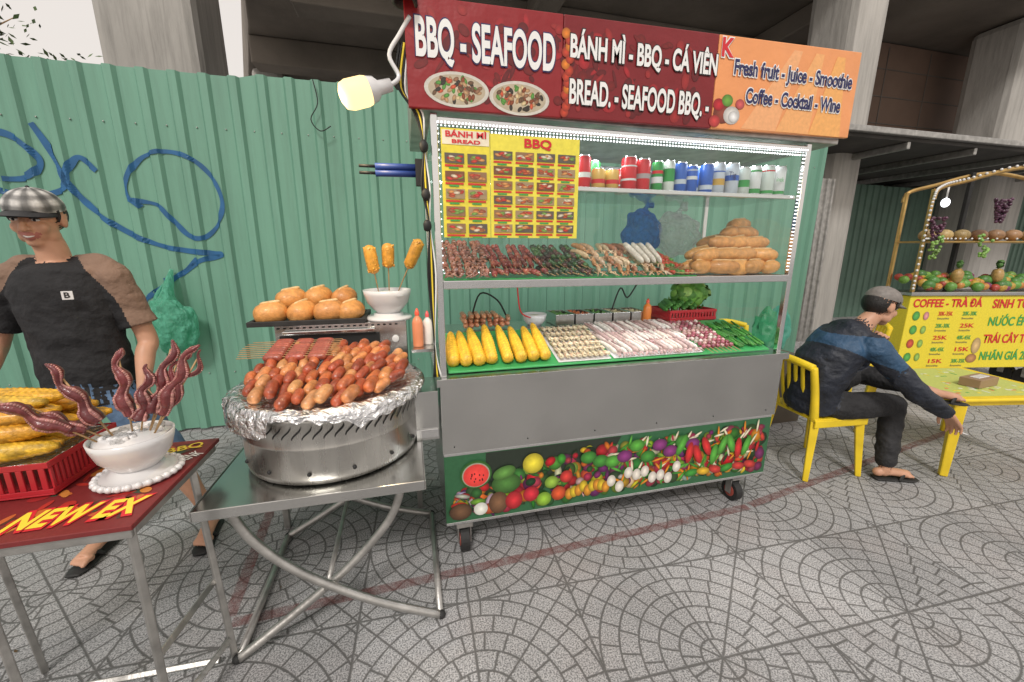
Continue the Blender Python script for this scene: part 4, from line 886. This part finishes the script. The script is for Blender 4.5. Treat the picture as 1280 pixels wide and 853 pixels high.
# ------------------------------------------------------------ PEOPLE
class Body:
    def __init__(s): s.P=Part()
    def T(s,pts,rads,lab,side=None,ell=1,n=20,sub=8,round=True):
        s.P.tube(pts,rads,lab,n=n,sub=sub,side=side,ell=ell)
        if round and not isinstance(ell,(list,tuple)) and ell==1:
            rr=rads if isinstance(rads,(list,tuple)) else [rads]*len(pts)
            s.P.ball(pts[0],rr[0]*.98,lab,n=16,k=10);s.P.ball(pts[-1],rr[-1]*.98,lab,n=16,k=10)
    def B(s,c,r,lab,rot=None): s.P.ball(c,r,lab,n=22,k=16,rot=rot)
    def hand(s,w,d,nrm,curl=.5,thumb=1,L=.18,lab='skin',spread=.1):
        w=Vector(w);d=Vector(d).normalized();nrm=Vector(nrm);nrm=(nrm-d*nrm.dot(d)).normalized();side=d.cross(nrm)*thumb
        pal=L*.5
        for k in range(4):
            o=(k-1.5)*.019
            s.T([w+side*o*.6*-1,w+d*pal+side*o*-1],[.014,.0125],lab,n=12,sub=4)
        s.T([w-d*.02,w+d*pal*.9],[.022,.026],lab,side=side,ell=.5,n=16,sub=4,round=False)
        for k,fl in enumerate((.072,.08,.074,.058)):
            o=-(k-1.5)*.0215;p=w+d*pal*.97+side*o;dd=(d+side*(o*spread*20)).normalized();pts=[p];a=0
            for seg in(.45,.32,.23):
                a+=curl*(.6 if seg==.45 else .9);dirv=dd*math.cos(a)+nrm*math.sin(a);p=p+dirv*fl*seg;pts.append(p)
            s.T(pts,[.0096,.0088,.008,.007],lab,n=10,sub=4)
        p=w+d*pal*.25+side*.026;q=p+(d*.6+side*.75+nrm*.25).normalized()*.034;q2=q+(d*.9+side*.25+nrm*.35).normalized()*.03;q3=q2+(d*.95+nrm*.35).normalized()*.022
        s.T([p,q,q2,q3],[.013,.0115,.010,.008],lab,n=10,sub=4)
    def head(s,c,f,u,smile=True):
        c=Vector(c);f=Vector(f).normalized();u=Vector(u);u=(u-f*u.dot(f)).normalized();sd=f.cross(u)
        M=Matrix((sd,f,u)).transposed();s.hc,s.hM=c,M
        W=lambda x,y,z:c+M@Vector((x,y,z))
        s.B(W(0,-.012,.03),(.078,.096,.092),'skin',M);s.B(W(0,.022,-.03),(.062,.072,.075),'skin',M);s.B(W(0,.055,-.085),(.032,.03,.022),'skin',M)
        for q in(-1,1):
            s.B(W(q*.036,.062,-.022),(.024,.024,.026),'skin',M);s.B(W(q*.079,-.01,-.005),(.010,.02,.031),'skin',M)
            s.T([W(q*.012,.086,.034),W(q*.035,.084,.037),W(q*.055,.070,.030)],[.010,.010,.008],'skin',n=10,sub=3)
            s.B(W(q*.045,.02,-.065),(.02,.035,.03),'skin',M)
        s.T([W(0,.088,.025),W(0,.104,.0),W(0,.113,-.02)],[.009,.011,.014],'skin',n=12,sub=4);s.B(W(.013,.098,-.022),(.009,.011,.009),'skin',M);s.B(W(-.013,.098,-.022),(.009,.011,.009),'skin',M)
        wv=.028 if smile else .022;lift=.007 if smile else 0
        s.T([W(-wv,.080,-.050+lift),W(0,.093,-.048),W(wv,.080,-.050+lift)],[.004,.007,.004],'lips',n=10,sub=5)
        s.T([W(-wv,.079,-.053+lift),W(0,.090,-.064),W(wv,.079,-.053+lift)],[.004,.007,.004],'lips',n=10,sub=5)
        s.B(W(0,-.035,.018),(.083,.084,.080),'hair',M)
    def build(s,T,vox=.0055,override=None):
        o=T.o;me=mesh_from(s.P,'tmp',Vector((0,0,0)));ob=bpy.data.objects.new('tmp',me);S.collection.objects.link(ob)
        md=ob.modifiers.new('r','REMESH');md.mode='VOXEL';md.voxel_size=vox;md2=ob.modifiers.new('s','SMOOTH');md2.iterations=4;md2.factor=.5
        dg=bpy.context.evaluated_depsgraph_get();nm=bpy.data.meshes.new_from_object(ob.evaluated_get(dg));bpy.data.objects.remove(ob)
        kd=KDTree(len(s.P.f))
        for i,fc in enumerate(s.P.f):
            c=Vector((0,0,0))
            for k in fc: c+=s.P.v[k]
            kd.insert(c/len(fc),i)
        kd.balance();nm.materials.clear()
        for m_ in s.P.mats: nm.materials.append(MATS[m_])
        for p in nm.polygons:
            _,i,_=kd.find(p.center);k=s.P.m[i]
            if override:
                r_=override(p.center,s.P.mats[k])
                if r_: k=s.P.mats.index(r_)
            p.material_index=k;p.use_smooth=True
        cloth={i for i,m_ in enumerate(s.P.mats) if m_ not in('skin','lips','hair')}
        cv=set()
        for p in nm.polygons:
            if p.material_index in cloth: cv.update(p.vertices)
        for p in nm.polygons:
            if p.material_index not in cloth: cv.difference_update(p.vertices)
        nrm=[v.normal.copy() for v in nm.vertices]
        for i in cv:
            c=nm.vertices[i].co;q=noise.noise(Vector((c.x*9,c.y*9,c.z*17+c.x*6)))*.009+abs(noise.noise(Vector((c.x*16+5,c.y*16,c.z*26))))*.005
            nm.vertices[i].co=c+nrm[i]*q
        for v in nm.vertices: v.co-=o
        b=bpy.data.objects.new('body',nm);S.collection.objects.link(b);b.parent=T.e
    def face(s,T,teeth=False):
        P=T.part('face_details');W=lambda x,y,z:s.hc+s.hM@Vector((x,y,z));M=s.hM
        for q in(-1,1):
            P.ball(W(q*.032,.0765,.012),(.0145,.009,.0062),'eye',n=12,k=8,rot=M);P.ball(W(q*.032,.0842,.012),(.0055,.003,.0055),'dark',n=10,k=6,rot=M)
            P.tube([W(q*.017,.083,.0175),W(q*.032,.0875,.0205),W(q*.048,.078,.016)],[.0018,.0026,.0015],'hair',n=6,sub=4)
            P.tube([W(q*.016,.094,.040),W(q*.036,.093,.047),W(q*.056,.076,.040)],[.003,.0042,.002],'hair',n=6,sub=4,side=(0,1,0))
            P.tube([W(q*.079,.022,.045),W(q*.080,.018,.02),W(q*.076,.022,-.005)],[.010,.008,.003],'hair',n=8,sub=3)
        if teeth: P.tube([W(-.021,.085,-.050),W(0,.0975,-.055),W(.021,.085,-.050)],[.002,.0042,.002],'eye',n=8,sub=5)
    def cap(s,T,col,bcol,plaid=False):
        P=T.part('cap');M=s.hM;W=lambda x,y,z:s.hc+M@Vector((x,y,z))
        n=36;k=12;vs=[];cc=[]
        for i in range(k+1):
            ph=pi/2*i/k*1.08
            for j in range(n):
                th=2*pi*j/n;vs.append(W(math.sin(ph)*math.cos(th)*.090,-.008+math.sin(ph)*math.sin(th)*.106,.048+math.cos(ph)*.082))
                if plaid:
                    q=(.3 if (j//2)%2 else 1)*(.4 if (i//2)%2 else 1);cc.append(tuple(x*q+ .01 for x in col))
                else: cc.append(col)
        fs=[(i*n+j,(i+1)*n+j,(i+1)*n+(j+1)%n,i*n+(j+1)%n) for i in range(k) for j in range(n)]
        P.add(vs,fs,'leaf',smooth=True,cols=cc)
        vs=[];m=14
        for r in range(5):
            for j in range(m+1):
                a=pi*(.08+.84*j/m);t=r/4;x=math.cos(a)*.086;y=-.008+math.sin(a)*(.100+.075*t);vs.append(W(x,y,.048-.012*t-.02*(x/.09)**2+.004))
        fs=[(r*(m+1)+j,r*(m+1)+j+1,(r+1)*(m+1)+j+1,(r+1)*(m+1)+j) for r in range(4) for j in range(m)]
        o=len(vs);vs2=vs+[v-M@Vector((0,0,.004)) for v in vs];fs2=fs+[tuple(o+i for i in reversed(f_)) for f_ in fs];P.add(vs2,fs2,'leaf',bcol,smooth=True)
        P.ball(W(0,-.008,.130),.007,'leaf',bcol,n=8,k=6)
def sandal(T,heel,toe,w=.045):
    P=T.part('sandals');h=Vector(heel);t=Vector(toe);d=(t-h).normalized();s_=d.cross(Vector((0,0,1))).normalized();u=s_.cross(d)
    P.tube([h-d*.02,h,h+(t-h)*.5,h+(t-h)*.85,t+d*.02],[w*.6,w*.85,w*.85,w*1.05,w*.6],'rubber',side=s_,ell=.22,n=16,sub=4)
    P.tube([h+(t-h)*.5+s_*w*.9,h+(t-h)*.62+s_*w*.55+u*.045,h+(t-h)*.66+u*.058,h+(t-h)*.62-s_*w*.55+u*.045,h+(t-h)*.5-s_*w*.9],[.008,.014,.014,.014,.008],'rubber',n=8,sub=4,side=d,ell=.5)
def foot(B,ank,heel,toe,lab='skin'):
    a=Vector(ank);h=Vector(heel);t=Vector(toe);d=(t-h).normalized();s_=d.cross(Vector((0,0,1))).normalized();u=s_.cross(d)
    B.T([a,h+d*.035+u*.035],[.034,.034],lab,n=14,sub=4)
    B.T([h+u*.032,h+(t-h)*.35+u*.035,h+(t-h)*.8+u*.022],[.030,.034,.034],lab,side=s_,ell=.75,n=16,sub=5,round=False);B.B(h+u*.03,.029,lab)
    for k in range(5):
        o=(k-2)*.016;l=.05-.006*k;p=h+(t-h)*.76+s_*o+u*.018;B.T([p,p+d*l*.6+u*.003,p+d*l-u*.004],[.0105,.010,.008] if k else [.014,.013,.011],lab,n=10,sub=3)
# --- standing vendor
V1=Thing('standing_vendor_man',(-1.48,2.26,0));b=Body();mx=-1.49
b.T([(mx+.0,2.27,.80),(mx,2.27,.95),(mx-.005,2.26,1.12),(mx-.01,2.26,1.30),(mx-.012,2.27,1.40),(mx-.015,2.27,1.45)],[.178,.178,.175,.19,.175,.09],'shirt_black',side=(1,0,0),ell=[.68,.68,.66,.62,.60,.8],n=36,round=False)
for q,sh,el,wr in((1,(mx+.17,2.27,1.385),(-1.245,2.29,1.10),(-1.235,2.17,.865)),(-1,(mx-.19,2.27,1.385),(-1.79,2.27,1.11),(-1.77,2.10,.92))):
    sh=Vector(sh);el=Vector(el);wr=Vector(wr);b.T([(mx+q*.07,2.27,1.44),(mx+q*.13,2.27,1.425),sh],[.045,.058,.068],'shirt_tan',n=20)
    b.T([sh,sh.lerp(el,.45),sh.lerp(el,.80)],[.068,.066,.070],'shirt_tan',n=20,round=False);b.B(sh,.067,'shirt_tan')
    b.T([sh,el,el.lerp(wr,.35),wr],[.048,.040,.039,.025],'skin',n=16);b.hand(wr,(wr-el)+Vector((0,-.02,-.08)),(-q*.4,-1,.2),curl=.45,thumb=-q)
b.T([(mx-.02,2.27,1.40),(mx-.022,2.262,1.50),(mx-.03,2.25,1.56)],[.060,.054,.052],'skin')
b.T([(mx-.055,2.255,1.455),(mx-.02,2.215,1.44),(mx+.02,2.255,1.455)],.009,'shirt_black',n=8,sub=4)
b.T([(mx,2.27,.90),(mx,2.27,.83)],[.165,.165],'jeans',side=(1,0,0),ell=.68,n=30,round=False)
for hip,kn,an,toe in(((-1.40,2.27,.84),(-1.235,2.25,.50),(-1.115,2.29,.085),(-1.09,2.08,.025)),((-1.58,2.27,.84),(-1.60,2.23,.48),(-1.585,2.29,.085),(-1.60,2.07,.025))):
    hip=Vector(hip);kn=Vector(kn);an=Vector(an);toe=Vector(toe);b.T([hip,hip.lerp(kn,.5),hip.lerp(kn,1.05)],[.095,.086,.078],'jeans',n=22)
    b.T([hip.lerp(kn,.8),kn,kn.lerp(an,.3),kn.lerp(an,.7),an],[.052,.050,.054,.040,.032],'skin',n=18)
    heel=Vector((an.x,an.y+.03,.025));foot(b,an,heel,toe);sandal(V1,heel-Vector((0,0,.014)),toe-Vector((0,0,.014)))
def ov(p,lab):
    if lab in('shirt_tan','shirt_black') and p.z<1.475:
        dx=abs(p.x-(mx-.01));return 'shirt_tan' if (dx>.098+(1.46-p.z)*.66 and p.z>1.14) or (dx>.205+(1.30-p.z)*.25 and p.z<=1.32) else 'shirt_black'
b.head((mx-.035,2.245,1.632),(.12,-.95,-.22),(.04,-.1,1));b.build(V1,override=ov);b.face(V1,teeth=True);b.cap(V1,(.55,.54,.52),(.02,.02,.022),plaid=True)
P=V1.part('chest_logo',.001);P.box((-1.405,2.122,1.315),(.036,.004,.036),'ceramic',rot=Matrix.Rotation(.25,3,'Z'));V1.text('B',0,.018,0,.024,0,'ink_black',off=.001,rot=(pi/2,0,.25),loc=(-1.4055,2.1185,1.315))
V1.done()
# --- sitting man
V2=Thing('sitting_customer_man',(2.8,1.95,0));b=Body()
b.T([(2.63,1.99,.47),(2.61,1.98,.60),(2.63,1.955,.75),(2.69,1.93,.88),(2.75,1.91,.975),(2.80,1.90,1.02)],[.170,.172,.182,.19,.155,.08],'jacket_navy',side=(.15,1,0),ell=[.82,.84,.82,.74,.65,.8],n=36,round=False)
b.B((2.64,1.99,.50),(.155,.17,.085),'trouser_black')
for sh,el,wr,q,hd,hn in(((2.74,1.755,.93),(2.93,1.61,.68),(3.13,1.53,.53),1,(.62,0,-.65),(-.5,0,-.8)),((2.80,2.08,.935),(3.06,2.06,.70),(3.085,1.955,.86),-1,(-.25,-.4,.9),(-.9,-.2,-.2))):
    sh=Vector(sh);el=Vector(el);wr=Vector(wr);b.T([sh.lerp(Vector((2.78,1.9,.99)),.6),sh],[.06,.076],'jacket_blue',n=20)
    b.T([sh,sh.lerp(el,.5)],[.077,.068],'jacket_blue',n=20);b.T([sh.lerp(el,.5),el,el.lerp(wr,.5),wr.lerp(el,.12)],[.067,.060,.054,.041],'jacket_navy',n=20)
    b.T([el,wr],[.035,.026],'skin',n=14);b.hand(wr,hd,hn,curl=.4 if q==1 else .75,thumb=q)
b.T([(2.79,1.90,.98),(2.825,1.893,1.03),(2.87,1.885,1.08)],[.062,.056,.052],'skin');b.T([(2.79,1.90,.985),(2.81,1.895,1.015)],[.070,.066],'jacket_navy')
legs=[((2.70,1.87,.50),(3.10,1.80,.50),(3.02,1.72,.085)),((2.72,2.07,.52),(3.10,2.06,.64),(3.16,1.70,.635))]
for i,(hip,kn,an) in enumerate(legs):
    hip=Vector(hip);kn=Vector(kn);an=Vector(an);b.T([hip,hip.lerp(kn,.5),kn],[.098,.088,.070],'trouser_black',n=22);b.T([kn,kn.lerp(an,.3),kn.lerp(an,.88)],[.070,.066,.056],'trouser_black',n=20);b.T([kn,an],[.04,.031],'skin',n=14)
foot(b,legs[0][2],(2.985,1.735,.025),(3.20,1.66,.025));sandal(V2,(2.985,1.735,.012),(3.20,1.66,.012))
a=Vector(legs[1][2]);foot(b,a,a+Vector((.01,-.03,-.05)),a+Vector((.215,-.10,-.07)));sandal(V2,a+Vector((.01,-.03,-.064)),a+Vector((.215,-.10,-.084)))
def ov2(p,lab):
    if lab in('jacket_navy','jacket_blue') and 2.5<p.x<2.93:
        return 'jacket_blue' if (p.z>.80+ .5*abs(p.x-2.80)) and p.z<.99 else ('jacket_navy' if p.x<2.8 or p.z>.99 else None)
b.head((2.93,1.88,1.150),(.93,-.10,-.30),(.28,.0,1),smile=False);b.build(V2,override=ov2);b.face(V2);b.cap(V2,(.19,.17,.155),(.15,.135,.12))
P=V2.part('cigarette');P.tube([(3.235,1.525,.415),(3.285,1.50,.395)],.004,'ceramic',n=8)
V2.done()
# ------------------------------------------------------------ world, sun, camera
w=bpy.data.worlds.new('World');S.world=w;w.use_nodes=True;nt=w.node_tree;bg=nt.nodes['Background']
sky=nt.nodes.new('ShaderNodeTexSky');sky.sky_type='NISHITA';sky.sun_disc=False;sky.sun_elevation=math.radians(48);sky.sun_rotation=math.radians(200);sky.air_density=1.5;sky.dust_density=4
mx=nt.nodes.new('ShaderNodeMix');mx.data_type='RGBA';mx.inputs[0].default_value=.8;mx.inputs[7].default_value=(10.3,9.4,8.6,1)
nt.links.new(sky.outputs[0],mx.inputs[6]);nt.links.new(mx.outputs[2],bg.inputs[0]);bg.inputs[1].default_value=.098
sl=bpy.data.lights.new('sun','SUN');sl.energy=1.9;sl.angle=math.radians(11);sl.color=(1,.96,.91);so=bpy.data.objects.new('sun',sl);S.collection.objects.link(so)
az=math.radians(200);el=math.radians(48);dv=Vector((math.sin(az)*math.cos(el),math.cos(az)*math.cos(el),math.sin(el)))
so.rotation_euler=dv.to_track_quat('Z','Y').to_euler()
cam=bpy.data.cameras.new('camera');co=bpy.data.objects.new('camera',cam);S.collection.objects.link(co);S.camera=co
cam.sensor_width=36;cam.lens=36*500/1280;cam.clip_start=.02;cam.clip_end=500
co.location=(0,0,1.5);co.rotation_euler=(math.radians(90-12.7),0,math.radians(-14.5))
S.view_settings.view_transform='Standard';S.view_settings.look='None';S.view_settings.exposure=0
